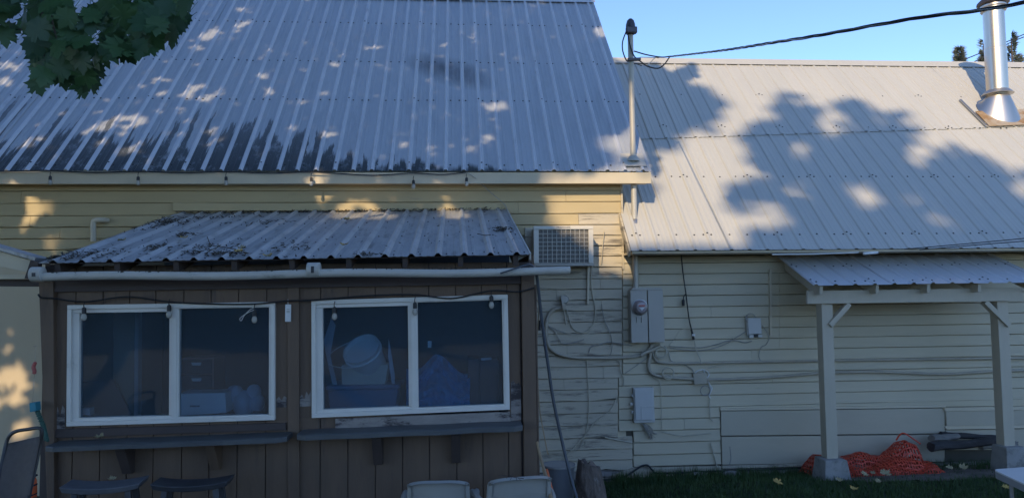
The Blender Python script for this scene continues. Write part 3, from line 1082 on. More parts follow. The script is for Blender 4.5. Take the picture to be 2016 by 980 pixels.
def win(Q, lg, rg, mull, label):
    """Q outer corners; lg/rg glass boxes (x0,y0,x1,y1) in pixels"""
    Q = [Vector((q[0], q[1])) for q in Q]
    yf = YS-0.045
    fx = 8.0
    def q4(x0, y0, x1, y1, sl_top=0, sl_bot=0):
        return [(x0, y0), (x1, y0+sl_top), (x1, y1+sl_bot), (x0, y1)]
    TL, TR, BR, BL = Q
    def top(x):
        return TL.y+(TR.y-TL.y)*(x-TL.x)/(TR.x-TL.x)
    def bot(x):
        return BL.y+(BR.y-BL.y)*(x-BL.x)/(BR.x-BL.x)
    t = 8.5
    def sk(q):
        out = []
        for x, y in q:
            f = (x-TL.x)/(TR.x-TL.x)
            h = (y-top(x))/(bot(x)-top(x))
            out.append((x+h*((BL.x-TL.x)*(1-f)+(BR.x-TR.x)*f), y))
        return out
    class WB(MB):
        def pxbox(s, q, y0, y1, mi=0):
            return MB.pxbox(s, sk(q), y0, y1, mi)
    root = WB()
    # outer frame: head, sill, jambs
    root.pxbox([(TL.x, TL.y), (TR.x, TR.y), (TR.x, TR.y+t), (TL.x, TL.y+t)], yf, YS+0.06)
    root.pxbox([(TL.x, BL.y-t), (TR.x, BR.y-t), (TR.x, BR.y), (TL.x, BL.y)], yf-0.004, YS+0.06)
    root.pxbox([(TL.x, TL.y+t), (TL.x+t, top(TL.x+t)+t), (TL.x+t, bot(TL.x+t)-t), (TL.x, BL.y-t)], yf, YS+0.06)
    root.pxbox([(TR.x-t, top(TR.x-t)+t), (TR.x, TR.y+t), (TR.x, BR.y-t), (TR.x-t, bot(TR.x-t)-t)], yf, YS+0.06)
    fr = root.build('window', 'vinyl', shed, bevel=0.004, label=label)
    # glass: left sliding sash sits further in, right fixed light
    def ring(x0, x1, pad_l, pad_r, pad_t, pad_b, y0, y1, name):
        mb = WB()
        A = [(x0, top(x0)+t), (x1, top(x1)+t), (x1, bot(x1)-t), (x0, bot(x0)-t)]
        B = [(x0+pad_l, top(x0+pad_l)+t+pad_t), (x1-pad_r, top(x1-pad_r)+t+pad_t), (x1-pad_r, bot(x1-pad_r)-t-pad_b), (x0+pad_l, bot(x0+pad_l)-t-pad_b)]
        mb.pxbox([A[0], A[1], (A[1][0], B[1][1]), (A[0][0], B[0][1])], y0, y1)
        mb.pxbox([(A[3][0], B[3][1]), (A[2][0], B[2][1]), A[2], A[3]], y0, y1)
        mb.pxbox([(A[0][0], B[0][1]), B[0], B[3], (A[3][0], B[3][1])], y0, y1)
        mb.pxbox([B[1], (A[1][0], B[1][1]), (A[2][0], B[2][1]), B[2]], y0, y1)
        mb.build(name, 'vinyl', fr, bevel=0.003)
        g_ = WB()
        C = [(B[0][0]-1, B[0][1]-1), (B[1][0]+1, B[1][1]-1), (B[2][0]+1, B[2][1]+1), (B[3][0]-1, B[3][1]+1)]
        g_.pxbox(C, (y0+y1)/2, (y0+y1)/2+0.005)
        g_.build('pane', 'glass', fr)
    xm = mull
    ring(TL.x+t, xm, lg[0], lg[1], lg[2], lg[3], yf+0.022, YS+0.045, 'sash')
    ring(xm, TR.x-t, rg[0], rg[1], rg[2], rg[3], yf+0.010, YS+0.03, 'sash')
    mb = WB()
    mb.pxbox([(xm-4.5, top(xm)+t), (xm+4.5, top(xm)+t), (xm+4.5, bot(xm)-t), (xm-4.5, bot(xm)-t)], yf+0.004, YS+0.05)
    mb.build('mullion', 'vinyl', fr, bevel=0.003)
    return fr


win(W1Q, (16, 10, 7.5, 7), (9, 3, 2.0, 3), 343.5, None)
win(W2Q, (14, 10, 7.5, 7), (9, 3, 2.0, 3), 812.5, None)
# sills, peeled strips
px_part([(660, 824), (1004, 810), (1006, 829), (660, 846)], YS-0.03, YS-0.001, 'sill_board', 'peeled', label='grey peeling sill board under the right window')
px_part([(106, 845), (562, 832), (563, 846), (108, 862)], YS-0.03, YS-0.001, 'sill_board', 'brown_dark')


def ragged(q_bottom, tops, y0, y1, name, m):
    """a patch of bare wood with a torn upper edge"""
    (xa, ya), (xb, yb) = q_bottom
    poly = [(xb, yb), (xa, ya)]
    n = len(tops)
    for i, ty in enumerate(tops):
        poly.append((xa+(xb-xa)*i/(n-1), ty))
    a = [P(x, y, y0) for x, y in poly]
    MB().prism(a, (0, y1-y0, 0)).build(name, m, shed)


ragged(((1006, 828), (1026, 826)), [752, 749, 756, 753, 760], YS-0.006, YS-0.0005, 'bare_wood', 'peeled')
ragged(((590, 800), (612, 799)), [782, 776, 785, 770, 778, 768], YS-0.005, YS-0.0005, 'bare_wood', 'peeled')
ragged(((544, 802), (564, 801)), [786, 780, 788, 779, 782], YS-0.005, YS-0.0005, 'bare_wood', 'peeled')
ragged(((108, 850), (128, 846)), [838, 800, 822, 797, 806], YS-0.005, YS-0.0005, 'bare_wood', 'peeled')


# counters with brackets
def counter(qb, thick, name, yfront):
    """qb: pixel of left/right ends of the top front edge"""
    a, b = P(*qb[0], yfront), P(*qb[1], yfront)
    mb = MB()
    n = 24
    fr_, bk = [], []
    for i in range(n+1):
        t = i/n
        p = a.lerp(b, t)
        e = 0.02*(mnoise.noise(Vector((p.x*3, 0, 0))))
        cut = 0.05*max(0, (0.03-t)/0.03)+0.05*max(0, (t-0.97)/0.03)
        fr_.append(Vector((p.x, yfront+e*0.3+cut, p.z+e*0.2)))
    vv, ff = [], []
    for i, p in enumerate(fr_):
        vv += [(p.x, p.y+0.008, p.z), (p.x, p.y, p.z-0.008), (p.x, p.y+0.002, p.z-thick), (p.x, YS-0.032, p.z-thick), (p.x, YS-0.032, p.z)]
    for i in range(n):
        for q in range(5):
            ff.append((i*5+q, (i+1)*5+q, (i+1)*5+(q+1) % 5, i*5+(q+1) % 5))
    ff.append((0, 1, 2, 3, 4))
    ff.append((n*5+4, n*5+3, n*5+2, n*5+1, n*5))
    mb.add(vv, ff)
    return mb.build(name, 'counter', shed)


YC = 6.44
counter([(83, 880), (562, 861)], 0.042, 'counter_shelf', YC)
counter([(582, 857), (1030, 838)], 0.045, 'counter_shelf', YC)
for (x, y0, y1, m, lean) in ((232, 876, 930, 'brown_dark', -3), (410, 870, 922, 'brown', 8), (740, 858, 912, 'brown_dark', 0), (897, 852, 908, 'brown_dark', 0)):
    a, b = P(x, y0, YC+0.06), P(x+lean, y1, YS-0.02)
    mb = MB()
    w = 0.04
    mb.prism([(a.x-w, a.y, a.z), (a.x-w, YS-0.003, a.z), (a.x-w, YS-0.003, b.z), (a.x-w, YS-0.07, b.z)], (2*w, 0, 0))
    mb.build('bracket', m, shed, bevel=0.004)

# ------------------------------------------------------------------ cut-open drain pipe used as the lean-to's gutter
gL, gR = P(76, 545, 6.40), P(1122, 533.5, 6.40)
gut = thing('gutter', gL, 'white plastic pipe slit open as a gutter along the front of the brown lean-to', 'gutter')
gd = (gR-gL).normalized()
gs = gd.cross(Vector((0, 0, 1))).normalized()          # towards the viewer is -Y
gup = gs.cross(gd)
mb = MB()
R_ = 0.037
vv, ff = [], []
K = 40
angs = [rad(a) for a in range(-238, 63, 20)]
for i in range(K+1):
    p = gL+gd*((gR-gL).length*i/K)+Vector((0, 0, 0.008*math.sin(i*0.35)))
    for rr in (R_, R_-0.006):
        for a in angs:
            vv.append(p+gs*(math.cos(a)*rr)+gup*(math.sin(a)*rr))
na = len(angs)
for i in range(K):
    for q in range(na-1):
        a = i*2*na+q
        ff.append((a, a+2*na, a+2*na+1, a+1))
        ff.append((a+na, a+na+1, a+3*na+1, a+3*na))
    for q in (0, na-1):
        a = i*2*na+q
        ff.append((a, a+na, a+3*na, a+2*na))
mb.add(vv, ff)
mb.build('pipe', 'pvc', gut, smooth=True)
for (px, wd, lab) in ((618, 0.11, True), (74, 0.095, False)):
    c = P(px, 531 if lab else 540, 6.40)
    mb = MB()
    mb.tube([c-gd*wd/2, c-gd*wd/2+gd*0.004, c+gd*wd/2-gd*0.004, c+gd*wd/2], [0.055, 0.062, 0.062, 0.055], 20)
    o = mb.build('coupling', 'pvc', gut, smooth=True)
    if lab:
        m2 = MB()
        m2.box(c.x-0.012, c.x+0.012, c.y-0.0655, c.y-0.060, c.z-0.028, c.z+0.028)
        m2.build('print', 'ink', o)
    else:
        m2 = MB()
        m2.box(c.x-0.012, c.x+0.016, c.y-0.0655, c.y-0.060, c.z-0.02, c.z+0.012)
        m2.build('print', 'ink', o)
mb = MB()
for i in range(260):
    t = RNG.beta(1.2, 2.0)
    p = gL+gd*((gR-gL).length*t)+gup*0.03+gs*jit(0.035)
    s_ = random.uniform(0.006, 0.02)
    a = random.uniform(0, 6.28)
    mb.add([p+Vector((math.cos(a)*s_, math.sin(a)*s_*0.5, jit(0.006))), p+Vector((-math.sin(a)*s_*0.3, 0, 0.012+jit(0.006))), p-Vector((math.cos(a)*s_, math.sin(a)*s_*0.5, jit(0.006))), p+Vector((0, 0.004, -0.004))], [(0, 1, 2), (0, 2, 3)])
mb.build('debris', 'litter', gut, kind='stuff')

# ------------------------------------------------------------------ small roofed porch at the far left
lp = thing('side_porch', (-4.2, 7.2, 0), 'small side porch roof with a cream fascia at the far left of the lean-to', 'porch')
mb = MB()
mb.pxbox([(-260, 420), (64, 513), (58, 537), (-260, 470)], 6.62, 6.66)
mb.build('fascia', 'cream_plain', lp, bevel=0.004)
mb = MB()
mb.pxbox([(-260, 412), (70, 507), (68, 513), (-260, 419)], 6.58, 6.85)
mb.build('roof_panel', 'roof_shed', lp)
mb = MB()
mb.pxbox([(-260, 541), (52, 540), (52, 549), (-260, 551)], 6.70, 6.76)
mb.build('beam', 'cream_plain', lp, bevel=0.004)
mb = MB()
mb.pxbox([(-260, 551), (76, 549.5), (76, 564), (-260, 562)], 6.80, 6.95)
mb.build('header', 'brown_dark', lp)
mb = MB()
mb.pxbox([(60, 512), (75, 516), (75, 552), (48, 548)], 6.52, 6.58)
mb.build('end_board', 'brown_dark', lp)

# ------------------------------------------------------------------ small porch roof on two posts
pr = thing('porch_roof', (5.5, 8.5, 0), 'small metal-sheeted porch roof carried on two cream posts before the annex wall', 'porch')
YF, YB = 8.40, 9.37
fL, fR = P(1602, 562, YF), P(2016, 556, YF)
bL, bR = P(1538, 505, YB), P(1957, 500.6, YB)
fd = (fR-fL).normalized()
fR = fL+fd*((bR-bL).length)
pv = ((bL+bR)/2-(fL+fR)/2)
plen = pv.length
pv = (pv-fd*pv.dot(fd)).normalized()
PON = fd.cross(pv).normalized()
PWID = (fR-fL).length
pp = 0.2405
k, u = 0, 0.0
pra = sheet_profile(pp*4, pp, pp*0.12, rib=0.018, half=0.03, minor=0.0)
while u < PWID-0.03:
    w = min(pp*4, PWID-u)
    prf = [(a, h) for a, h in pra if a <= w+1e-6]
    if prf[-1][0] < w-1e-4:
        prf.append((w, 0))
    mb = MB()
    sheet(mb, fL+fd*u+PON*(0.003*(k % 2)), fd, pv, PON, prf, 0.0, plen, seg=2, wav=0.002)
    mb.build('roof_panel', ['roof_porch', 'roof_porch'], pr)
    u += w
    k += 1
sp_ = []
for v in (0.12, plen*0.62):
    for i in range(14):
        uu = pp*(0.12+i)
        sp_.append(fL+fd*(uu+0.055)+pv*(v+jit(0.008))+PON*0.002)
        if i % 3 == 0:
            sp_.append(fL+fd*(uu-0.055)+pv*v+PON*0.002)
            sp_.append(fL+fd*uu+pv*(v+0.03)+PON*0.018)
sp_ = [p for p in sp_ if 0.01 < (p-fL).dot(fd) < PWID-0.01]
mb = MB()
screws(mb, sp_, PON)
mb.build('roof_screws', 'screw', pr, kind='stuff')


def pop(u, v, h=0.0):
    return fL+fd*u+pv*v+PON*h


for i in range(5):
    uu = [0.11, 0.80, 1.44, 2.08, PWID-0.12][i]
    mb = MB()
    a, b = pop(uu, 0.03, -0.004), pop(uu, plen-0.02, -0.004)
    w = 0.020
    dn = Vector((0, 0, -0.165))
    nose = [a, a+pv*0.02+dn*0.72, a+pv*0.13+dn*1.0, b+dn, b]
    mb.prism([p-fd*w for p in nose], fd*(2*w))
    mb.build('rafter', 'post', pr, bevel=0.003)
mb = MB()
mb.hexa([pop(0.02, 0.06, -0.003), pop(PWID-0.02, 0.06, -0.003), pop(PWID-0.02, 0.06, -0.0036), pop(0.02, 0.06, -0.0036)],
        [pop(0.02, plen, -0.003), pop(PWID-0.02, plen, -0.003), pop(PWID-0.02, plen, -0.0036), pop(0.02, plen, -0.0036)])
mb.build('roof_deck', 'underside', pr)
YP = 8.55
MB().pxbox([(1590, 572), (2013, 566), (2013, 592), (1590, 598)], YP+0.02, YP+0.06).build('beam', 'post', pr, bevel=0.004)
for q in ([(1625, 598), (1637, 598), (1649, 904), (1637, 904)], [(1968, 592), (1988, 592), (2003, 880), (1982, 880)]):
    mb = MB()
    cxm = (q[0][0]+q[1][0])/2
    t0, b0 = P(cxm, q[0][1], YP+0.03), P((q[2][0]+q[3][0])/2, q[2][1], YP+0.03)
    w = 0.070
    mb.box(t0.x-w, t0.x+w, YP+0.065, YP+0.205, b0.z, t0.z+0.12)
    mb.build('post', 'post', pr, bevel=0.006)
for (a, b) in (((1632, 640), (1670, 598)), ((1984, 640), (1937, 594))):
    mb = MB()
    mb.beam(P(*a, YP+0.07), P(*b, YP+0.07), 0.085, 0.06, (0, 0, 1))
    mb.build('brace', 'post', pr, bevel=0.004)
# concrete footings
for j, (x, yt, yb, wt, wb) in enumerate(((1637, 903, 932, 26, 33), (1990, 878, 908, 24, 30))):
    c = P(x+4, yt, YP+0.03)
    zb_ = gz(c.x, YP)-0.04
    ht, hb = wt*8.5/FPX*0.88, wb*8.5/FPX*0.88
    cy = YP+0.095
    mb = MB()
    mb.hexa([(c.x-ht, cy-ht, c.z), (c.x+ht, cy-ht, c.z), (c.x+hb, cy-hb, zb_), (c.x-hb, cy-hb, zb_)],
            [(c.x-ht, cy+ht, c.z), (c.x+ht, cy+ht, c.z), (c.x+hb, cy+hb, zb_), (c.x-hb, cy+hb, zb_)])
    o = mb.build('footing_block', 'concrete', None, bevel=0.012, base=(c.x, cy, zb_))
    tag(o, ['tapered concrete footing block under the left porch post beside the orange netting', 'tapered concrete footing block under the right porch post past the dark logs'][j], 'footing', 'concrete footing blocks')
c = PZ(1694, 924, 0.03)
mb = MB()
h0 = gz(c.x, c.y)-0.03
mb.hexa([(c.x-0.10, c.y+0.02, h0+0.13), (c.x+0.11, c.y+0.0, h0+0.12), (c.x+0.16, c.y-0.08, h0), (c.x-0.15, c.y-0.05, h0)],
        [(c.x-0.11, c.y+0.22, h0+0.14), (c.x+0.10, c.y+0.2, h0+0.13), (c.x+0.15, c.y+0.26, h0), (c.x-0.16, c.y+0.26, h0)])
o = mb.build('concrete_block', 'concrete', None, bevel=0.015, base=(c.x, c.y, h0))
tag(o, 'loose low concrete block on the grass just right of the left porch post footing', 'block', 'concrete footing blocks')

# ------------------------------------------------------------------ air conditioner
AF = 9.06
ac = thing('air_conditioner', P(1110, 518, AF), 'white window air conditioner with a wire grille jutting from the cream clapboards', 'air conditioner')


def prt(q, y0, y1, name, m, parent, bevel=0.003):
    return MB().pxbox(q, y0, y1).build(name, m, parent, bevel=bevel)


A0 = [(1050.6, 445), (1168, 444.5), (1168.5, 518), (1051, 518.5)]
prt([(1053, 447), (1166, 447), (1166, 516), (1053, 516)], AF+0.03, YW+0.03, 'case', 'ac_white', ac)
prt([(1050.6, 445), (1168, 444.5), (1168, 451), (1050.6, 451.5)], AF-0.012, AF+0.03, 'frame', 'ac_white', ac)
prt([(1050.6, 452), (1059.5, 452), (1060, 518.5), (1051, 518.5)], AF-0.012, AF+0.03, 'frame', 'ac_white', ac)
prt([(1159, 451.5), (1168, 451.5), (1168.5, 518), (1159, 518)], AF-0.012, AF+0.03, 'frame', 'ac_white', ac)
prt([(1060, 452), (1159, 452), (1159, 517), (1060, 517)], AF+0.012, AF+0.028, 'condenser', 'ac_dark', ac, 0)
for i in range(12):
    x = 1060+i*9.0
    mb = MB()
    mb.tube([P(x, 451, AF-0.002), P(x, 518, AF-0.002)], 0.0038, 5)
    mb.build('grille_bar', 'ac_white', ac)
for j in range(9):
    y = 452+j*8.2
    mb = MB()
    mb.tube([P(1059, y, AF+0.004), P(1160, y-0.5, AF+0.004)], 0.0038, 5)
    mb.build('grille_bar', 'ac_white', ac)
prt([(1052, 519), (1169, 518.5), (1170, 523), (1052, 523.5)], AF+0.0, YW, 'bracket', 'box_grey', ac)
prt([(1157, 523), (1161, 523), (1159.5, 598), (1156, 598)], YW-0.05, YW-0.018, 'support_leg', 'cream_plain', ac, 0)


def text(s_, px, py, Y, hgt, m, parent, width_px=None, name='lettering'):
    cu_ = bpy.data.curves.new(name, 'FONT')
    cu_.body = s_
    cu_.align_x = 'CENTER'
    cu_.align_y = 'CENTER'
    cu_.size = 1.0
    cu_.extrude = 0.02
    cu_.materials.append(MT[m])
    tmp = bpy.data.objects.new('temp', cu_)
    COL.objects.link(tmp)
    dg = bpy.context.evaluated_depsgraph_get()
    me = bpy.data.meshes.new_from_object(tmp.evaluated_get(dg))
    bpy.data.objects.remove(tmp)
    co = [v.co.copy() for v in me.vertices]
    w = max(c.x for c in co)-min(c.x for c in co)
    sx = abs(P(px+width_px, py, Y).x-P(px, py, Y).x)/w if width_px else hgt
    o0 = P(px, py, Y)-BASE[parent.name]
    for v in me.vertices:
        v.co = Vector((v.co.x*sx, -v.co.z*hgt, v.co.y*hgt))+o0
    me.name = name
    o = bpy.data.objects.new(name, me)
    COL.objects.link(o)
    o.parent = parent
    BASE[o.name] = BASE[parent.name]
    return o


text('FRIGIDAIRE', 1109.5, 447.8, AF-0.0125, 0.031, 'ink', ac, 27)

# ------------------------------------------------------------------ meter box, service mast
BF = 9.25
mt = thing('meter_box', P(1275, 674, BF), 'tall grey electric meter cabinet with a round glass meter on the annex wall', 'electric meter')
prt([(1241, 571.5), (1273.2, 571.0), (1276.5, 674), (1243.5, 674.5)], BF, YW-0.018, 'meter_cabinet', 'box_grey', mt, 0.004)
prt([(1275.2, 571.2), (1305, 570.8), (1308.8, 673.2), (1278.4, 673.8)], BF+0.004, YW-0.018, 'breaker_door', 'box_grey', mt, 0.004)
prt([(1246, 566), (1303, 566), (1304, 570.6), (1242, 571)], BF+0.02, YW-0.018, 'rain_hood', 'box_grey', mt, 0.003)
mc = P(1259, 604.6, BF)
ax = Matrix(((1, 0, 0), (0, 0, -1), (0, 1, 0)))
mb = MB()
mb.lathe([(0.096, 0.0), (0.096, 0.02), (0.088, 0.028), (0.085, 0.07), (0.078, 0.10), (0.06, 0.118), (0.0, 0.125)], mc, 28, ax)
mo = mb.build('meter', 'meter_glass', mt, smooth=True)
mb = MB()
mb.lathe([(0.104, 0.0), (0.104, 0.016), (0.096, 0.022)], mc, 28, ax)
mb.build('ring', 'steel_dull', mo, smooth=True)
MB().box(mc.x-0.038, mc.x+0.04, mc.y-0.128, mc.y-0.120, mc.z+0.012, mc.z+0.032).build('print', 'red', mo)
MB().prism([(mc.x-0.035, mc.y-0.127, mc.z-0.002), (mc.x+0.035, mc.y-0.127, mc.z-0.002), (mc.x, mc.y-0.127, mc.z-0.04)], (0, 0.007, 0)).build('print', 'white', mo)
for x in (1254, 1264):
    mb = MB()
    mb.tube([P(x, 624, BF-0.005), P(x, 634, BF-0.005)], 0.010, 8)
    mb.build('hasp', 'box_grey', mt)

YM = 9.335
mast = thing('service_mast', P(1250, 571, YM), 'tall galvanised service mast with a dark weatherhead rising through the eave', 'service mast')
p_top, p_eave, p_low, p_bot = P(1241.5, 68, YM), P(1246.5, 322, YM), P(1248.5, 432, YM), P(1250, 570, YM)
xm = (p_top.x+p_low.x)/2
MR = 0.036
mb = MB()
mb.tube([(xm, YM, p_bot.z), (xm, YM, p_low.z), (xm, YM, p_top.z)], MR, 18)
mb.build('pipe', 'mast', mast, smooth=True)
wt = P(1242, 38, YM).z
h = wt-p_top.z
mb = MB()
mb.lathe([(0.05, -0.01), (0.064, 0.0), (0.064, h*0.3), (0.060, h*0.6), (0.045, h*0.85), (0.02, h*0.97), (0, h)], (xm, YM-0.02, p_top.z), 20)
mb.box(xm-0.07, xm+0.07, YM-0.10, YM-0.02, p_top.z-0.01, p_top.z+h*0.35)
mb.build('weatherhead', 'dark_metal', mast, smooth=True, bevel=0.01)
mb = MB()
mb.lathe([(0.10, -0.02), (0.085, 0.0), (0.06, 0.03), (0.045, 0.055), (MR, 0.06)], (xm, YM, P(1248, 440, YM).z), 20)
mb.build('flashing_boot', 'steel_dull', mast, smooth=True)
# plate where the mast comes through the tall house's eave
c = PL0+Vector((xm, 0, 0))
cv = (PP(1247, 318, PL0, PLN)-PL0).dot(PLV)
c = PL0+Vector((xm, 0, 0))+PLV*cv
mb = MB()
a, b = 0.15, 0.14
top4 = [c+Vector((-a, 0, 0))+PLV*b+PLN*0.030, c+Vector((a, 0, 0))+PLV*b+PLN*0.030, c+Vector((a, 0, 0))-PLV*b+PLN*0.030, c+Vector((-a, 0, 0))-PLV*b+PLN*0.030]
mb.hexa(top4, [p-PLN*0.005 for p in top4])
mb.build('flashing_plate', 'roof_right', mast, bevel=0.002)
mb = MB()
mb.lathe([(0.085, -0.02), (0.075, 0.015), (0.05, 0.05), (MR, 0.055)], Vector((xm, YM, c.z+(YM-c.y)+0.035)), 18)
mb.build('flashing_boot', 'mast', mast, smooth=True)
# insulator bracket and drip loops
mb = MB()
mb.beam(P(1236, 118, YM-0.05), P(1261, 117, YM-0.05), 0.05, 0.034)
mb.tube([P(1238, 121, YM), P(1264, 130, YM-0.02)], 0.006, 6)
mb.build('bracket', 'dark_metal', mast, bevel=0.004)
for pts in ([(1233, 62), (1226, 82), (1226, 100), (1232, 117), (1237, 122)],
            [(1236, 63), (1239, 84), (1248, 110), (1262, 122), (1275, 131), (1295, 135), (1308, 127), (1318, 113)],
            [(1248, 101), (1272, 108), (1302, 113), (1321, 111)]):
    mb = MB()
    mb.tube(pline(pts, YM-0.06), 0.0085, 7)
    mb.build('lead_wire', 'rubber', mast, smooth=True)
for q in ([(1261, 113), (1295, 114), (1318, 112)], [(1279, 125), (1290, 114), (1296, 115)]):
    mb = MB()
    mb.tube(pline(q, YM-0.05), 0.004, 5)
    mb.build('lead_wire', 'steel_dull', mast)

# twisted overhead cable
dr = thing('overhead_cable', P(1321, 111, YM-0.06), 'thick twisted overhead power cable running from the mast to the upper right', 'cable')
core = pline([(1318, 112), (1420, 100), (1512, 86), (1625, 68), (1740, 47), (1830, 32.5), (1920, 22), (2016, 5), (2200, -35)], [YM-0.06, 6.4, 5.1, 4.4, 4.1, 3.9, 3.7, 3.5, 3.2], 24)
for j in range(3):
    mb = MB()
    pts = []
    s_ = 0.0
    for i, p in enumerate(core):
        if i:
            s_ += (p-core[i-1]).length
        a = s_*10+j*2.094
        pts.append(p+Vector((0, math.cos(a)*0.0062, math.sin(a)*0.0062)))
    mb.tube(pts, 0.0056 if j else 0.0064, 6)
    mb.build('strand', 'rubber' if j else 'steel_dull', dr, smooth=True)

# ------------------------------------------------------------------ stove pipe on the annex roof
cc = PP(1966, 224, PR0, PRN)
ch = thing('chimney_pipe', cc, 'shiny stainless stove pipe with storm collar and dark rain cap on the annex roof', 'chimney')
zc = lambda y: P(1957, y, cc.y).z
RC = 0.158
mb = MB()
n = 28
z1 = zc(188)
vv, ff = [], []
rows = 6
for i in range(rows+1):
    t = i/rows
    r = 0.315*(1-t)**1.0+(RC+0.01)*t
    for j in range(n):
        a = 2*math.pi*j/n
        x_, y_ = cc.x+r*math.cos(a), cc.y+r*math.sin(a)*0.92
        zroof = cc.z+(y_-cc.y)*math.tan(PR_TH)+0.03
        ztop = z1
        vv.append((x_, y_, zroof*(1-t)+ztop*t))
for i in range(rows):
    for j in range(n):
        ff.append((i*n+j, i*n+(j+1) % n, (i+1)*n+(j+1) % n, (i+1)*n+j))
mb.add(vv, ff)
mb.build('flashing_cone', 'steel', ch, smooth=True)
mb = MB()
mb.lathe([(RC, 0.07), (RC+0.02, 0.06), (RC+0.075, 0.0), (RC+0.07, -0.006), (RC, 0.0)], (cc.x, cc.y, zc(186)), 32)
mb.build('storm_collar', 'steel_dull', ch, smooth=True)
mb = MB()
mb.lathe([(RC, 0), (RC, zc(97)-zc(188)), (RC-0.004, zc(97)-zc(188)+0.004)], (cc.x, cc.y, zc(188)), 36)
mb.build('lower_pipe', 'steel', ch, smooth=True)
mb = MB()
zu = zc(98)
mb.lathe([(RC-0.006, 0), (RC+0.003, 0.008), (RC+0.003, 0.02), (RC-0.004, 0.024), (RC-0.004, zc(22)-zu)], (cc.x, cc.y, zu), 36)
mb.build('upper_pipe', 'steel', ch, smooth=True)
mb = MB()
zb_ = zc(24)
mb.lathe([(RC+0.02, 0), (RC+0.03, 0.01), (RC+0.03, 0.05), (RC+0.015, 0.06), (RC+0.03, 0.075), (RC+0.03, 0.10), (RC-0.02, 0.11)], (cc.x, cc.y, zb_), 36)
mb.build('collar', 'steel_dull', ch, smooth=True)
mb = MB()
zt_ = zc(9)
for a in (0.5, 2.1, 3.7, 5.3):
    mb.tube([(cc.x+RC*0.95*math.cos(a), cc.y+RC*0.95*math.sin(a), zb_+0.08), (cc.x+RC*0.95*math.cos(a), cc.y+RC*0.95*math.sin(a), zt_+0.03)], 0.012, 6)
mb.build('cap_legs', 'steel_dull', ch)
mb = MB()
mb.lathe([(0.20, -0.02), (0.235, 0.0), (0.23, 0.03), (0.15, 0.11), (0.0, 0.16)], (cc.x, cc.y, zt_), 32)
mb.build('rain_cap', 'dark_metal', ch, smooth=True)
mb = MB()
u4 = [PP(x, y, PR0, PRN) for x, y in ((1918, 224), (2040, 218), (2040, 249), (1946, 253))]
mb.hexa([q+PRN*0.045 for q in u4], [q+PRN*0.036 for q in u4])
mb.build('flashing_plate', 'rust', ch)
mb = MB()
l0, l1 = PP(1888, 201, PR0, PRN)+PRN*0.045, PP(1940, 253, PR0, PRN)+PRN*0.045
mb.beam(l0, l1, 0.035, 0.016, PRN)
mb.build('flashing_strip', 'steel_dull', ch)
p = P(1970.5, 71, cc.y-RC)
MB().box(p.x-0.022, p.x+0.022, p.y+0.02, p.y+0.05, p.z-0.016, p.z+0.016).build('sticker', 'white', ch)

# ------------------------------------------------------------------ other boxes on the wall
def wallbox(name, q, depth, m, label, cat):
    c = P((q[0][0]+q[2][0])/2, q[2][1], YW-depth)
    t = thing(name, c, label, cat)
    prt(q, YW-depth, YW-0.018, 'case', m, t, 0.006)
    return t


tb = wallbox('telephone_box', [(1247, 763.5), (1287, 762.5), (1289.5, 831), (1249, 832)], 0.085, 'box_pale', 'pale grey telephone box with a hinged lid low on the annex clapboards', 'utility box')
prt([(1249.5, 766.5), (1285, 765.5), (1287.5, 826), (1251.5, 827)], YW-0.105, YW-0.086, 'lid', 'box_pale', tb, 0.006)
prt([(1262, 800), (1287.8, 799), (1288, 801), (1262.5, 802)], YW-0.112, YW-0.104, 'lip', 'box_pale', tb, 0.001)
prt([(1262, 801), (1263.5, 801), (1264, 826), (1262.5, 826)], YW-0.112, YW-0.104, 'lip', 'box_pale', tb, 0.001)
for y in (778, 795, 811):
    prt([(1241 if y == 795 else 1243.5, y-2.5), (1249, y-2.5), (1249, y+2.5), (1241 if y == 795 else 1243.5, y+2.5)], YW-0.06, YW-0.03, 'latch', 'box_pale', tb, 0.002)
ib = wallbox('junction_box', [(1472, 626), (1498, 625.5), (1500, 657), (1474, 657.5)], 0.075, 'box_pale', 'small pale cable box with loops of wire on top, right half of the annex wall', 'utility box')
prt([(1469.5, 627), (1471.8, 627), (1474, 661), (1471, 660)], YW-0.06, YW-0.02, 'hinge', 'box_grey', ib, 0.002)
prt([(1475, 658.5), (1484, 658.5), (1484, 665), (1475.5, 665)], YW-0.07, YW-0.02, 'cable_gland', 'box_pale', ib, 0.002)
prt([(1493, 658), (1501, 658), (1501, 664), (1493, 664)], YW-0.07, YW-0.02, 'cable_gland', 'box_pale', ib, 0.002)
prt([(1485, 658), (1492, 658), (1492, 663), (1486, 663)], YW-0.06, YW-0.02, 'cable_gland', 'rubber', ib, 0.002)
jb = wallbox('conduit_box', [(1365, 735), (1391, 733.5), (1393.5, 755), (1367, 757)], 0.075, 'conduit', 'square grey conduit box draped with a bundle of pale wire under the clapboards', 'utility box')
ob = thing('outlet', P(1110, 597, YW-0.07), 'round grey outdoor outlet with a plug and cord hanging from it', 'outlet')
mb = MB()
c = P(1111, 589, YW-0.018)
mb.lathe([(0.055, 0), (0.055, 0.03), (0.045, 0.05), (0.0, 0.055)], c, 20, ax)
mb.build('cover', 'box_grey', ob, smooth=True)
prt([(1104, 581), (1110, 581), (1110, 600), (1106, 600)], YW-0.09, YW-0.05, 'flap', 'box_grey', ob, 0.004)
prt([(1106, 597), (1114, 597), (1113, 608), (1107, 608)], YW-0.10, YW-0.05, 'plug', 'conduit', ob, 0.006)


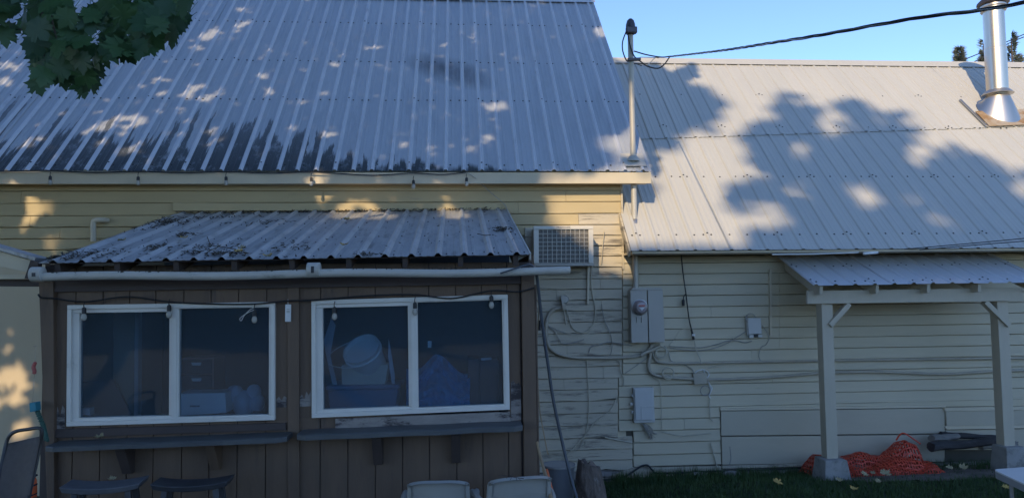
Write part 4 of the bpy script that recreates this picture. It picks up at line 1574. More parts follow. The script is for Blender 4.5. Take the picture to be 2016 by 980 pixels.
# ------------------------------------------------------------------ conduits and wires
def cable(name, px, Y, r, m, label, cat='cable', n=8, group=None, k=6):
    pts = pline(px, Y, k)
    mb = MB()
    mb.tube(pts, r, n)
    o = mb.build(name, m, None, smooth=True, base=pts[0])
    return tag(o, label, cat, group)


yc = YW-0.045
cable('conduit', [(1108, 606), (1098, 606.5), (1090, 609), (1080, 620), (1075, 640), (1076, 665), (1083, 684), (1100, 696.5), (1128, 703), (1165, 704), (1210, 704), (1252, 701), (1268, 696), (1283, 682)], yc, 0.0225, 'conduit', 'fat flexible grey conduit swooping from the outlet to the meter cabinet', 'conduit', 10)
cable('conduit', [(1285, 676), (1286, 694), (1290, 706), (1301, 713), (1350, 714.5), (1430, 713), (1520, 711.5), (1620, 709.5), (1760, 707.5), (1900, 705.5), (2080, 704)], yc, 0.018, 'conduit', 'upper of two painted conduits running right from under the meter cabinet', 'conduit', 10, 'conduits under the meter cabinet')
cable('conduit', [(1282, 677), (1280, 700), (1277, 722), (1287, 737), (1322, 743), (1366, 745.5)], yc-0.006, 0.021, 'conduit', 'short bent conduit from the meter cabinet down to the square conduit box', 'conduit', 10, 'conduits under the meter cabinet')
cable('conduit', [(1391, 747), (1450, 745.5), (1520, 742), (1570, 738), (1620, 734), (1700, 731.5), (1760, 732.5), (1860, 736), (1950, 731), (2080, 726)], yc-0.004, 0.019, 'conduit', 'lower sagging conduit running right from the square conduit box', 'conduit', 10, 'conduits under the meter cabinet')
cable('conduit', [(1262, 700), (1270, 694), (1286, 688), (1300, 679)], yc-0.03, 0.024, 'conduit', 'short stub of dark conduit slanting up under the meter cabinet', 'conduit', 10)


def coil(name, cx, cy, r, turns, rr, m, label, Y=None):
    Y = Y or yc-0.03
    pts = []
    for i in range(int(turns*20)+1):
        a = 2*math.pi*i/20
        q = r*(1+0.07*math.sin(a*0.31+1))
        pts.append(P(cx+q*math.cos(a)+0.9*math.sin(a*0.17), cy+q*math.sin(a)*1.0+0.6*math.cos(a*0.23), Y-0.006*math.sin(a*0.5)))
    mb = MB()
    mb.tube(pts, rr, 6)
    o = mb.build(name, m, None, smooth=True, base=pts[0])
    return tag(o, label, 'cable')


coil('cable_coil', 1301.5, 693, 10.5, 3.2, 0.0075, 'cable_cream', 'upper coil of pale wire hanging just below the meter cabinet')
coil('cable_coil', 1315, 734, 11.0, 2.8, 0.0065, 'cable_cream', 'lower coil of pale wire beside the short bent conduit')
coil('cable_coil', 1477, 626, 9.0, 1.6, 0.006, 'cable_grey', 'loop of grey wire curled over the small pale cable box', YW-0.055)
coil('cable_coil', 1388, 768, 9.0, 1.3, 0.006, 'cable_grey', 'loop of grey wire dangling beneath the square conduit box')
for j, (q, r, m, lb) in enumerate((
    ([(1366, 736), (1375, 729), (1388, 728), (1396, 736), (1392, 745), (1398, 757), (1402, 764), (1398, 772)], 0.0075, 'cable_white', 'white wire looped over the square conduit box and hanging at its right'),
    ([(1386, 729), (1391, 742), (1397, 757), (1400, 768), (1396, 778), (1399, 783)], 0.008, 'cable_white', 'second white wire bunched at the right side of the square conduit box'),
    ([(1397, 785), (1397, 806), (1399, 822), (1403, 829)], 0.0075, 'cable_cream', 'short pale wire tail hanging below the bunched white wire'),
    ([(1318, 681), (1345, 683), (1380, 684), (1410, 678), (1432, 671), (1450, 670), (1466, 674), (1480, 671)], 0.007, 'cable_grey', 'grey wire sagging from the meter cabinet to the small pale cable box'),
    ([(1318, 684), (1345, 688), (1385, 689), (1412, 683), (1430, 676), (1450, 664), (1472, 650)], 0.006, 'cable_grey', 'thinner wire drooping below the grey wire to the small pale cable box'),
    ([(1311, 687), (1330, 664), (1341, 649), (1370, 646), (1420, 645), (1470, 645)], 0.0045, 'cable_cream', 'thin wire rising from the coil and running along a clapboard joint'),
    ([(1308, 680), (1316, 694), (1322, 710), (1345, 716), (1362, 726), (1366, 735)], 0.006, 'cable_grey', 'wire zigzagging from the meter cabinet down to the square conduit box'),
    ([(1395, 724), (1420, 718), (1440, 710), (1470, 709), (1500, 708.5)], 0.0055, 'cable_cream', 'thin wire lying along the upper conduit right of the conduit box'),
    ([(1500, 640), (1506, 648), (1514, 664), (1508, 678), (1498, 684), (1494, 700), (1498, 712)], 0.0055, 'cable_grey', 'wire looping down from the right side of the small pale cable box'),
    ([(1116, 608), (1119, 622), (1128, 645), (1145, 654), (1158, 650), (1170, 632), (1172, 606), (1166, 575), (1164, 545), (1166, 524)], 0.008, 'cable_cream', 'cream power cord hanging in a loop from the air conditioner to the outlet'),
    ([(1110, 610), (1113, 628), (1115, 640)], 0.0075, 'cable_cream', 'short cream cord hanging straight down from the outlet plug'),
    ([(1184, 598), (1190, 630), (1199, 650), (1205, 672), (1204, 690), (1200, 700)], 0.006, 'cable_grey', 'thin wire wandering down the tall house clapboards left of the meter'),
    ([(1159, 694), (1164, 683), (1180, 678), (1200, 673), (1222, 676), (1244, 680)], 0.007, 'cable_grey', 'wire arched across the clapboards above the fat conduit'),
    ([(1080, 642), (1092, 652), (1100, 666), (1108, 676), (1130, 674), (1150, 668)], 0.006, 'cable_grey', 'thin dark wire drooping right of the hose on the clapboards'),
    ([(1078, 640), (1100, 650), (1118, 656), (1150, 657)], 0.005, 'cable_grey', 'faint wire crossing the clapboards behind the hose'),
    ([(1155, 708), (1157, 740), (1159, 780), (1159, 815), (1156, 840), (1150, 860), (1142, 880)], 0.006, 'cable_cream', 'painted wire running straight down the ragged clapboards of the tall house'),
    ([(1213, 706), (1220, 714), (1222, 730), (1228, 745), (1227, 760)], 0.007, 'cable_cream', 'short wire hanging off the fat conduit at the wall corner'),
    ([(1216, 780), (1200, 808), (1170, 832), (1152, 856), (1130, 880), (1110, 900), (1106, 915)], 0.007, 'cable_cream', 'painted wire slanting down left across the lower clapboards into the bin'),
    ([(1064, 888), (1100, 891), (1130, 886), (1150, 876), (1154, 866)], 0.006, 'cable_cream', 'thin wire lying along the lowest clapboards behind the hose'),
    ([(1191, 860), (1220, 866), (1245, 871)], 0.008, 'cable_cream', 'pale stick of trim hanging loose from a lower clapboard'),
    ([(1287, 742), (1297, 748), (1301, 760), (1302, 800), (1303, 845)], 0.0055, 'cable_cream', 'thin painted wire dropping right of the telephone box'),
    ([(1230, 735), (1275, 702), (1262, 692)], 0.0045, 'cable_grey', 'thin wire crossing the wall corner below the fat conduit'),
    ([(1302, 849), (1340, 857), (1370, 855), (1400, 852)], 0.0055, 'cable_cream', 'thin wire wandering right from beneath the telephone box'),
    ([(1399, 871), (1405, 892), (1413, 924)], 0.009, 'cable_cream', 'thin pale stick leaning on the lowest clapboards near the plywood'),
    ([(1437, 878), (1439, 900), (1436, 914)], 0.008, 'cable_grey', 'short grey stub pipe standing at the base of the plywood patch'),
    ([(1190, 455), (1187, 480), (1184, 520)], 0.005, 'cable_cream', 'short painted wire hanging right of the air conditioner in the light'),
)):
    cable('wire', q, YW-0.03-0.006*(j % 3), r, m, lb, 'wire', 6)
mb = MB()
for i in range(16):
    a = P(1268+jit(4), 833, YW-0.05)
    b = P(1277+jit(8), 845+jit(3), YW-0.06+jit(0.02))
    c = P(1286+jit(9), 858+jit(8), YW-0.05+jit(0.03))
    mb.tube(spline([a, b, c], 4), 0.004, 5)
o = mb.build('wire_bundle', 'cable_grey', None, base=P(1270, 833, YW-0.05))
tag(o, 'frayed bundle of grey wires hanging out below the telephone box', 'wire')
# black line lying along the foot of the annex wall
cable('ground_pipe', [(1178, 946), (1225, 939), (1250, 925), (1262, 917), (1275, 915), (1285, 925), (1300, 931), (1400, 927), (1500, 924), (1600, 919)], [9.3, 9.3, 9.32, 9.36, 9.36, 9.34, 9.3, 9.3, 9.28, 9.25], 0.012, 'rubber', 'thin black pipe lying along the foot of the annex wall', 'pipe', 6)
# light cord with one socket under the annex eave
hl = thing('hanging_light_cord', P(1343, 500, YW-0.1), 'black light cord with one empty socket hanging down from the annex eave', 'light cord')
mb = MB()
mb.tube(pline([(1341, 500), (1345, 540), (1350, 575), (1353, 600), (1357, 630), (1362, 650)], YW-0.07), 0.008, 7)
mb.tube(pline([(1350, 578), (1346, 584), (1345, 590)], YW-0.07), 0.006, 6)
mb.build('cord', 'rubber', hl, smooth=True)
mb = MB()
mb.lathe([(0.012, 0.03), (0.019, 0.02), (0.019, -0.045), (0.015, -0.05)], P(1345, 594, YW-0.07), 12)
mb.build('socket', 'rubber', hl, smooth=True)
mb = MB()
mb.tube([P(1361, 648, YW-0.07), P(1365.5, 668, YW-0.07)], [0.012, 0.018], 8)
mb.build('plug', 'rubber', hl)
MB().box(*[v for p in [P(1365, 659, YW-0.08)] for v in (p.x-0.018, p.x+0.018, p.y-0.02, p.y+0.02, p.z-0.012, p.z+0.012)]).build('connector', 'white', hl)
mb = MB()
mb.tube(pline([(1366, 668), (1372, 690), (1382, 716)], YW-0.06), 0.006, 6)
mb.build('cord', 'cable_cream', hl)
# sticks and wires under the annex eave
cable('rod', [(1520, 501), (1600, 500), (1690, 497)], 8.72, 0.009, 'cable_white', 'thin white rod lying under the annex eave above the porch roof', 'rod', 6, k=1)
mb = MB()
a = P(1700, 499, 8.72)
b = P(1728, 497, 8.72)
mb.tube([a, a.lerp(b, 0.03), b], 0.016, 10)
o = mb.build('tube', 'white', None, base=a)
tag(o, 'short fat white tube lying above the porch roof by the eave', 'tube')
cable('overhead_wire', [(1780, 490.5), (1900, 480), (2030, 468)], [8.80, 8.5, 8.1], 0.006, 'rubber', 'upper of two thin black wires crossing the eave at the far right', 'wire', 6, 'thin wires at the annex eave')
cable('overhead_wire', [(1810, 492), (1910, 483), (2030, 473.5)], [8.80, 8.5, 8.1], 0.006, 'rubber', 'lower of two thin black wires crossing the eave at the far right', 'wire', 6, 'thin wires at the annex eave')
cable('overhead_wire', [(1860, 132), (1930, 105), (2060, 49)], 22.0, 0.018, 'rubber', 'upper of two distant wires in the sky behind the stove pipe', 'wire', 6, 'distant wires behind the stove pipe')
cable('overhead_wire', [(1900, 132), (1990, 84), (2060, 58)], 22.0, 0.018, 'rubber', 'lower of two distant wires in the sky behind the stove pipe', 'wire', 6, 'distant wires behind the stove pipe')


# ------------------------------------------------------------------ string lights
def bulb(px, py, Y, parent, sock=0.055, m='bulb', clear=False):
    c = P(px, py, Y)
    mb = MB()
    mb.tube(spline([c+Vector((0.004, 0, 0.06)), c+Vector((-0.003, 0, 0.03)), c], 3), 0.004, 6)
    mb.lathe([(0.006, 0.012), (0.016, 0.004), (0.0185, -0.01), (0.0185, -sock), (0.0, -sock)], c, 12)
    s_ = mb.build('socket', 'rubber', parent, smooth=True)
    mb = MB()
    mb.lathe([(0.012, 0.0), (0.020, -0.012), (0.0245, -0.03), (0.022, -0.048), (0.012, -0.060), (0.0, -0.064)], c+Vector((0, 0, -sock)), 14)
    mb.build('bulb', m, s_, smooth=True)


YU = 9.16
su = thing('string_lights', P(99, 336, YU), 'string of dark bulbs strung under the tall house eave above the lean-to roof', 'string lights')
mb = MB()
mb.tube(pline([(-60, 337), (0, 337.5), (99, 336), (185, 340), (272, 337.5), (360, 340.5), (445, 338), (530, 341), (613, 339), (720, 345), (765, 344), (813, 341), (870, 343.5), (918, 339.5)], YU, 8), 0.0075, 6)
mb.build('cord', 'rubber', su, smooth=True)
mb = MB()
mb.tube(pline([(918, 339.5), (935, 350), (965, 378), (993, 402), (998, 415)], [YU, YU+0.05, 9.3, 9.36, 9.36]), 0.005, 6)
mb.build('cord', 'cable_grey', su, smooth=True)
for (x, y) in ((99, 348), (272, 349), (445, 349), (613, 350.5), (814, 356), (918.5, 351)):
    bulb(x, y, YU, su, 0.04)
YL = YS-0.075
sw = thing('string_lights', P(165, 585, YL), 'string of pale bulbs hanging across the tops of the two lean-to windows', 'string lights')
mb = MB()
mb.tube(pline([(75, 579), (82, 586), (105, 587), (168, 594), (250, 584), (333, 594), (420, 598), (500, 598), (565, 592), (612, 591), (659, 587), (740, 581), (818, 580), (890, 587), (967, 572), (1020, 574), (1052, 566)], YL, 8), 0.0075, 6)
mb.build('cord', 'rubber', sw, smooth=True)
for i, (x, y) in enumerate(((165.5, 607), (333, 602), (501, 612), (658.5, 606), (817, 597), (967.5, 584))):
    bulb(x, y, YL, sw, 0.045)
mb = MB()
mb.tube(pline([(499, 606), (490, 611), (480, 622), (475, 631), (472, 627), (480, 620), (492, 613), (500, 610)], YL-0.01), 0.003, 5)
mb.build('tie', 'cable_white', sw)
tg = thing('hanging_tag', P(567, 615, YS-0.04), 'narrow white tag with faint printing hung between the two lean-to windows', 'tag')
MB().pxbox([(561.5, 599), (572.8, 599), (572.5, 633), (561, 633)], YS-0.05, YS-0.036).build('plate', 'white', tg, bevel=0.002)
mb = MB()
mb.tube([P(567, 589, YS-0.04), P(567, 601, YS-0.052)], 0.003, 5)
mb.build('string', 'cable_white', tg)
for y in (608, 611.5, 614):
    MB().pxbox([(564, y), (570, y), (570, y+1.2), (564, y+1.2)], YS-0.052, YS-0.0495).build('print', 'cable_grey', tg)

# ------------------------------------------------------------------ things inside the lean-to, seen through the panes
def tilt(ax_, deg):
    return Matrix.Rotation(rad(deg), 3, ax_)


YI = 7.15
# left window
t = thing('wall_divider', P(245, 820, 7.6), 'tall tan panel standing upright inside the left window', 'panel')
MB().pxbox([(224, 600), (264, 600), (264, 850), (222, 850)], 7.6, 7.66).build('board', 'tanpanel', t)
MB().pxbox([(265, 600), (273, 600), (271, 850), (264, 850)], 7.58, 7.66).build('trim', 'vinyl', t)
o = MB().pxbox([(160, 752), (222, 748), (262, 822), (160, 822)], YI+0.05, YI+0.09).build('leaning_screen', 'ink', None, bevel=0.004, base=P(200, 822, YI))
tag(o, 'dark flat screen leaning just inside the left window', 'screen')
o = MB().pxbox([(157, 804), (177, 803), (177, 817), (157, 818)], YS+0.12, YS+0.20).build('small_box', 'bucket', None, bevel=0.004, base=P(167, 818, YS+0.15))
tag(o, 'tiny white box in the lower left corner of the left window', 'box')
dk = MB()
dk.box(-3.3, 0.4, YS+0.10, YS+0.95, 1.02, 1.06)
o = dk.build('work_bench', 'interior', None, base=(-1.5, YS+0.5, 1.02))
tag(o, 'dim work bench running behind both windows of the lean-to', 'bench')
dr_ = thing('drawer_unit', P(388, 772, 7.35), 'dim stack of drawers standing behind the white box in the left window', 'drawers')
MB().pxbox([(352, 704), (421, 704), (421, 812), (352, 812)], 7.36, 7.7).build('case', 'redwood', dr_)
for y0, y1 in ((707, 735), (738, 768)):
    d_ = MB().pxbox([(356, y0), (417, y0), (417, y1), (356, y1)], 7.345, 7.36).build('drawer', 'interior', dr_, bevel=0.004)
    MB().pxbox([(376, y0+6), (397, y0+6), (395, y0+12), (378, y0+12)], 7.33, 7.345).build('handle', 'box_pale', d_, bevel=0.003)
wb = thing('white_box', P(398, 820, 7.0), 'low white box with a small dark print on the sill of the left window', 'box')
MB().pxbox([(353, 774), (443, 773), (446, 812), (353, 818)], 7.0, 7.3).build('carton', 'bucket', wb, bevel=0.006)
for i, (a, b) in enumerate(((374, 377), (378.2, 381), (382, 385.5), (386.5, 389), (390, 392.5))):
    MB().pxbox([(a, 797.5+0.4*(i % 2)), (b, 797), (b, 800.4), (a, 800.6)], 6.997, 7.0).build('print', 'ink', wb)
mb = MB()
for (x, y, r) in ((462, 775, 17), (480, 790, 22), (500, 770, 14), (505, 790, 16)):
    c = P(x, y, 7.25)
    rr = r*7.25/FPX
    mb.lathe([(0, rr), (rr*0.55, rr*0.85), (rr*0.92, rr*0.4), (rr, 0), (rr*0.9, -rr*0.5), (rr*0.7, -rr), (0, -rr)], c, 14)
o = mb.build('cloth_heap', 'clear_sheet', None, smooth=True, base=P(480, 812, 7.25))
tag(o, 'pale lumpy heap right of the white box in the left window', 'heap')
# right window
bk = thing('bucket', P(728, 718, 7.25), 'white plastic bucket tipped on its side on a cardboard box behind the right window', 'bucket')
c = P(712, 688, 7.04)
axd = Vector((-0.30, -0.62, 0.72)).normalized()
q = axd.to_track_quat('Z', 'Y').to_matrix()
mb = MB()
mb.lathe([(0.0, -0.245), (0.145, -0.25), (0.150, -0.24), (0.172, 0.0), (0.178, 0.002), (0.180, 0.02), (0.166, 0.02), (0.160, -0.02), (0.140, -0.225), (0, -0.228)], c, 28, q)
mb.build('shell', 'bucket', bk, smooth=True)
mb = MB()
mb.lathe([(0.176, -0.045), (0.186, -0.042), (0.186, -0.030), (0.176, -0.027)], c, 28, q)
mb.build('rim', 'bucket', bk, smooth=True)
mb = MB()
ra = [c+q @ Vector((0.186*math.cos(a), 0.186*math.sin(a), -0.03)) for a in (0,)]
hp = []
for i in range(17):
    a = math.pi*i/16
    hp.append(c+q @ Vector((0.185*math.cos(a+1.75), 0.185*math.sin(a+1.75), -0.03))+Vector((-0.16*math.sin(a), 0.0, -0.03*math.sin(a))))
mb.tube(hp, 0.004, 6)
mb.build('handle', 'bucket', bk, smooth=True)
cb = thing('cardboard_box', P(718, 758, 7.2), 'plain cardboard box under the tipped white bucket behind the right window', 'box')
mb = MB()
mb.pxbox([(672, 719), (765, 717), (757, 742), (757, 759), (673, 758)][:2]+[(757, 759), (673, 758)], 7.04, 7.3)
mb.build('carton', 'cardboard', cb, bevel=0.004)
bb = thing('storage_bin', P(710, 800, 7.15), 'bluish lidded storage bin under the cardboard box behind the right window', 'bin')
MB().pxbox([(645, 768), (783, 765), (779, 808), (650, 810)], 6.99, 7.4).build('tub', 'bluebin', bb, bevel=0.01)
MB().pxbox([(641, 759), (787, 757), (787, 765), (641, 768)], 6.96, 7.43).build('lid', 'bluebin', bb, bevel=0.01)
for j, (q_, lb) in enumerate((([(638, 668), (652, 625), (660, 640), (650, 700), (674, 800), (664, 800), (640, 690)], 'cloudy curled plastic sheet standing left of the tipped bucket'),
                              ([(765, 668), (771, 700), (777, 738), (777, 760), (772, 760), (764, 700)], 'narrow cloudy plastic sheet standing right of the tipped bucket'))):
    a = [P(x, y, 7.05) for x, y in q_]
    o = MB().prism(a, (0, 0.02, 0)).build('plastic_sheet', 'clear_sheet', None, base=P(q_[0][0], 800, 7.05))
    tag(o, lb, 'sheet')
# blue tarp: a crumpled mound
mb = MB()
gxn, gyn = 26, 18
vv, ff = [], []
for j in range(gyn+1):
    for i in range(gxn+1):
        s_, t_ = i/gxn, j/gyn
        px = 800+s_*125
        hgt = 705+22*abs(s_-0.45)*2+10*math.sin(s_*9)
        py = hgt+(803-hgt)*t_
        yy = 7.55-0.42*t_**0.8+0.10*mnoise.noise(Vector((s_*5, t_*4, 1)))+0.05*mnoise.noise(Vector((s_*13, t_*11, 2)))
        vv.append(P(px, py, yy-0.12))
for j in range(gyn):
    for i in range(gxn):
        a = j*(gxn+1)+i
        ff.append((a, a+gxn+1, a+gxn+2, a+1))
mb.add(vv, ff)
o = mb.build('tarp', 'tarp', None, base=P(860, 812, 7.4))
o.modifiers.new('thick', 'SOLIDIFY').thickness = 0.004
tag(o, 'crumpled blue tarp heaped behind the right pane of the right window', 'tarp')
cbn = thing('cabinet', P(948, 812, 7.3), 'reddish brown cabinet with a pale pull beside the blue tarp', 'cabinet')
MB().pxbox([(921, 706), (944, 706), (944, 815), (921, 815)], 7.35, 7.7).build('door', 'redwood', cbn, bevel=0.006)
MB().pxbox([(945, 706), (982, 706), (982, 815), (945, 815)], 7.33, 7.7).build('door', 'redwood', cbn, bevel=0.006)
MB().pxbox([(947, 704.5), (968, 703.5), (968, 708), (947, 709)], 7.29, 7.325).build('pull', 'white', cbn, bevel=0.003)
o = MB().pxbox([(842, 671), (850, 671), (849, 684), (842, 684)], 7.2, 7.22).build('paper_scrap', 'bucket', None, base=P(846, 684, 7.2))
tag(o, 'small pale scrap hanging above the blue tarp behind the glass', 'scrap')


# ------------------------------------------------------------------ stools at the counter
def stool(m, name, label, loc, rz, hgt, wid=0.58, dep=0.27):
    t = thing(name, (0, 0, 0), label, 'stool', 'saddle stools at the left counter')
    mb = MB()
    nx_, ny_ = 12, 3
    vv, ff = [], []
    for side in (0, 1):
        for j in range(ny_+1):
            for i in range(nx_+1):
                x_ = -wid/2+wid*i/nx_
                y_ = -dep/2+dep*j/ny_
                z_ = hgt-0.028+0.028*(abs(x_)/(wid/2))**2.2-(0.046 if side else 0)
                if side:
                    x_ *= 0.94
                    y_ *= 0.9
                vv.append((x_, y_, z_))
    n1 = (nx_+1)*(ny_+1)
    for j in range(ny_):
        for i in range(nx_):
            a = j*(nx_+1)+i
            ff.append((a, a+1, a+nx_+2, a+nx_+1))
            ff.append((n1+a, n1+a+nx_+1, n1+a+nx_+2, n1+a+1))
    for i in range(nx_):
        ff.append((i, n1+i, n1+i+1, i+1))
        b = ny_*(nx_+1)+i
        ff.append((b, b+1, n1+b+1, n1+b))
    for j in range(ny_):
        a, b = j*(nx_+1), (j+1)*(nx_+1)
        ff.append((a, b, n1+b, n1+a))
        ff.append((a+nx_, n1+a+nx_, n1+b+nx_, b+nx_))
    mb.add(vv, ff)
    mb.build('seat', m, t, smooth=True, bevel=0.006)
    for sx in (-1, 1):
        for sy in (-1, 1):
            mb = MB()
            mb.beam((sx*(wid/2-0.10), sy*(dep/2-0.05), hgt-0.06), (sx*(wid/2+0.00), sy*(dep/2+0.05), 0.0), 0.045, 0.04, (0, 1, 0))
            mb.build('leg', 'stool', t, bevel=0.004)
    for sy in (-1, 1):
        mb = MB()
        mb.beam((-(wid/2-0.04), sy*(dep/2+0.0), 0.42), ((wid/2-0.04), sy*(dep/2+0.0), 0.42), 0.03, 0.035)
        mb.build('stretcher', 'stool', t)
    t.location = loc
    t.rotation_euler = (0, 0, rz)
    return t


c = PZ(208, 946, 0.80)
stool('stool_pale', 'stool', 'dusty saddle stool with a fallen leaf on its seat, nearer the left corner post', (c.x, c.y, -0.06), rad(7), 0.86)
c = PZ(381, 942, 0.81)
stool('stool', 'stool', 'clean dark saddle stool, second along under the left counter', (c.x, c.y, -0.06), rad(3), 0.87, 0.58, 0.24)


# ------------------------------------------------------------------ resin chairs
def resin_chair(label, loc, rz, s=1.0):
    t = thing('plastic_chair', (0, 0, 0), label, 'chair', 'pale resin chairs by the right counter')
    W_ = 0.235
    # back: a curved shell that rolls over at the top; four slots between five slats in its lower half
    def bp(u, v, off=0.0):
        """u -1..1 across, v 0..1 up"""
        x_ = W_*u*(1-0.05*v)
        bow = 0.055*(u*u)
        roll = 0.05*max(0, (v-0.86)/0.14)**2
        y_ = 0.20+0.10*v-bow+roll+off
        z_ = 0.42+0.47*v-0.03*abs(u)**3*v-0.045*max(0, (v-0.86)/0.14)**3
        return Vector((x_, y_, z_))
    def shell(mb, u0, u1, v0, v1, nu, nv, th=0.012):
        vv, ff = [], []
        for side in (0, 1):
            for j in range(nv+1):
                for i in range(nu+1):
                    vv.append(bp(u0+(u1-u0)*i/nu, v0+(v1-v0)*j/nv, th*side))
        n1 = (nu+1)*(nv+1)
        for j in range(nv):
            for i in range(nu):
                a = j*(nu+1)+i
                ff.append((a, a+1, a+nu+2, a+nu+1))
                ff.append((n1+a, n1+a+nu+1, n1+a+nu+2, n1+a+1))
        for i in range(nu):
            ff.append((i, n1+i, n1+i+1, i+1))
            b = nv*(nu+1)+i
            ff.append((b, b+1, n1+b+1, n1+b))
        for j in range(nv):
            a, b = j*(nu+1), (j+1)*(nu+1)
            ff.append((a, b, n1+b, n1+a))
            ff.append((a+nu, n1+a+nu, n1+b+nu, b+nu))
        mb.add(vv, ff)
    mb = MB()
    shell(mb, -1, 1, 0.48, 1.0, 14, 10)
    bk_ = mb.build('backrest', 'chair_plastic', t, smooth=True)
    mb = MB()
    shell(mb, -0.86, 0.86, 0.62, 0.635, 12, 1, 0.017)
    mb.build('ridge', 'chair_plastic', bk_, smooth=True)
    for i in range(7):
        u = -0.84+i*0.28
        mb = MB()
        shell(mb, u-0.085, u+0.085, 0.0, 0.48, 2, 5)
        mb.build('slat', 'chair_plastic', bk_, smooth=True)
    for sgn in (-1, 1):
        mb = MB()
        shell(mb, sgn*0.93, sgn*1.06, 0.0, 0.97, 2, 8, 0.03)
        mb.build('back_post', 'chair_plastic', bk_, smooth=True)
    mb = MB()
    mb.hexa([(-0.24, -0.24, 0.44), (0.24, -0.24, 0.44), (0.24, -0.24, 0.415), (-0.24, -0.24, 0.415)], [(-0.22, 0.21, 0.42), (0.22, 0.21, 0.42), (0.22, 0.21, 0.395), (-0.22, 0.21, 0.395)])
    mb.build('seat', 'chair_plastic', t, bevel=0.012)
    for sx in (-1, 1):
        for sy in (-1, 1):
            mb = MB()
            mb.beam((sx*0.225, sy*0.215, 0.42), (sx*0.26, sy*0.27, 0.0), 0.05, 0.035, (0, 1, 0))
            mb.build('leg', 'chair_plastic', t, bevel=0.006)
        mb = MB()
        mb.tube(spline([(sx*0.255, 0.26, 0.64), (sx*0.285, 0.10, 0.665), (sx*0.29, -0.12, 0.655), (sx*0.275, -0.22, 0.56), (sx*0.245, -0.235, 0.43)], 5), 0.024, 8)
        mb.build('armrest', 'chair_plastic', t, smooth=True)
    t.location = loc
    t.rotation_euler = (0, 0, rz)
    t.scale = (s, s, s)
    return t


# the chairs face the counter, so the camera sees the outside of their backs
c = PZ(860, 946, 0.80)
resin_chair('pale resin chair with a bare back, left of the pair below the right counter', (c.x+0.02, c.y+0.30, -0.06), rad(180-2), 1.015)
c = PZ(1018, 935, 0.84)
resin_chair('pale resin chair with a dead twig on its curved back, beside the grey bin', (c.x-0.02, c.y+0.28, -0.06), rad(180+9), 1.055)
# dead twig on the second chair
mb = MB()
tw = [PZ(982, 934, 0.89), PZ(1000, 936, 0.885), PZ(1015, 939, 0.885), PZ(1031, 941, 0.89)]
mb.tube(spline(tw, 4), 0.0025, 5)
for a, b in (((990, 935), (985, 940)), ((996, 936), (998, 941)), ((1008, 938), (1004, 944)), ((1016, 939), (1018, 945)), ((1002, 936), (1010, 933)), ((1020, 940), (1026, 945))):
    mb.tube([PZ(*a, 0.887), PZ(*b, 0.885)], 0.002, 4)
o = mb.build('twig', 'bark', None, base=tw[0])
tag(o, 'dead twig lying on the back of the resin chair beside the bin', 'twig')

# ------------------------------------------------------------------ sling chair at the far left
YC2 = 5.75
slc = thing('patio_chair', PZ(40, 1150, -0.06), 'taupe sling patio chair with a dark tube frame at the far left', 'chair')
mb = MB()
nu, nv = 8, 10
vv, ff = [], []
for j in range(nv+1):
    t_ = j/nv
    for i in range(nu+1):
        s_ = i/nu
        l = Vector((12-26*t_, 873+118*t_))
        r = Vector((79-24*t_, 858+122*t_))
        p = l.lerp(r, s_)
        vv.append(P(p.x, p.y, YC2-0.18*t_+0.05*math.sin(math.pi*s_)))
for j in range(nv):
    for i in range(nu):
        a = j*(nu+1)+i
        ff.append((a, a+nu+1, a+nu+2, a+1))
mb.add(vv, ff)
o = mb.build('sling_back', 'sling', slc, smooth=True)
o.modifiers.new('thick', 'SOLIDIFY').thickness = 0.006
mb = MB()
mb.tube(pline([(-14, 991), (2, 920), (12, 873), (20, 856), (33, 848), (55, 844.5), (76, 842), (82, 850), (78, 880), (66, 935), (55, 985)], [YC2-0.18, YC2-0.06, YC2, YC2, YC2, YC2, YC2, YC2, YC2, YC2-0.07, YC2-0.18], 6), 0.0135, 8)
mb.build('frame', 'chair_frame', slc, smooth=True)
b0, b1 = P(-14, 991, YC2-0.18), P(55, 985, YC2-0.18)
mb = MB()
mb.hexa([b0+Vector((0, -0.46, 0.03)), b1+Vector((0, -0.46, 0.03)), b1+Vector((0, -0.46, 0.02)), b0+Vector((0, -0.46, 0.02))], [b0+Vector((0, 0, 0.0)), b1, b1+Vector((0, 0, -0.01)), b0+Vector((0, 0, -0.01))])
mb.build('seat', 'sling', slc)
for p, dy in ((b0, 0.1), (b1, 0.1), (b0, -0.45), (b1, -0.45)):
    mb = MB()
    mb.tube([p+Vector((0, dy*0.9, 0)), Vector((p.x, p.y+dy, -0.06))], 0.0135, 8)
    mb.build('leg', 'chair_frame', slc, smooth=True)
sb = thing('striped_bundle', PZ(58, 985, 0.5), 'orange bundle with black stripes tucked low beside the left corner post', 'bundle')
c = P(56, 966, 6.2)
mb = MB()
mb.lathe([(0, 0.13), (0.035, 0.125), (0.055, 0.08), (0.06, 0.0), (0.055, -0.12), (0.04, -0.25), (0, -0.26)], c, 12)
mb.build('roll', 'stripe', sb, smooth=True)
for z in (0.10, 0.03, -0.04):
    mb = MB()
    mb.lathe([(0.060, -0.009), (0.064, 0), (0.060, 0.009)], c+Vector((0, 0, z)), 12, tilt('Y', -22))
    mb.build('stripe', 'black_fabric', sb)
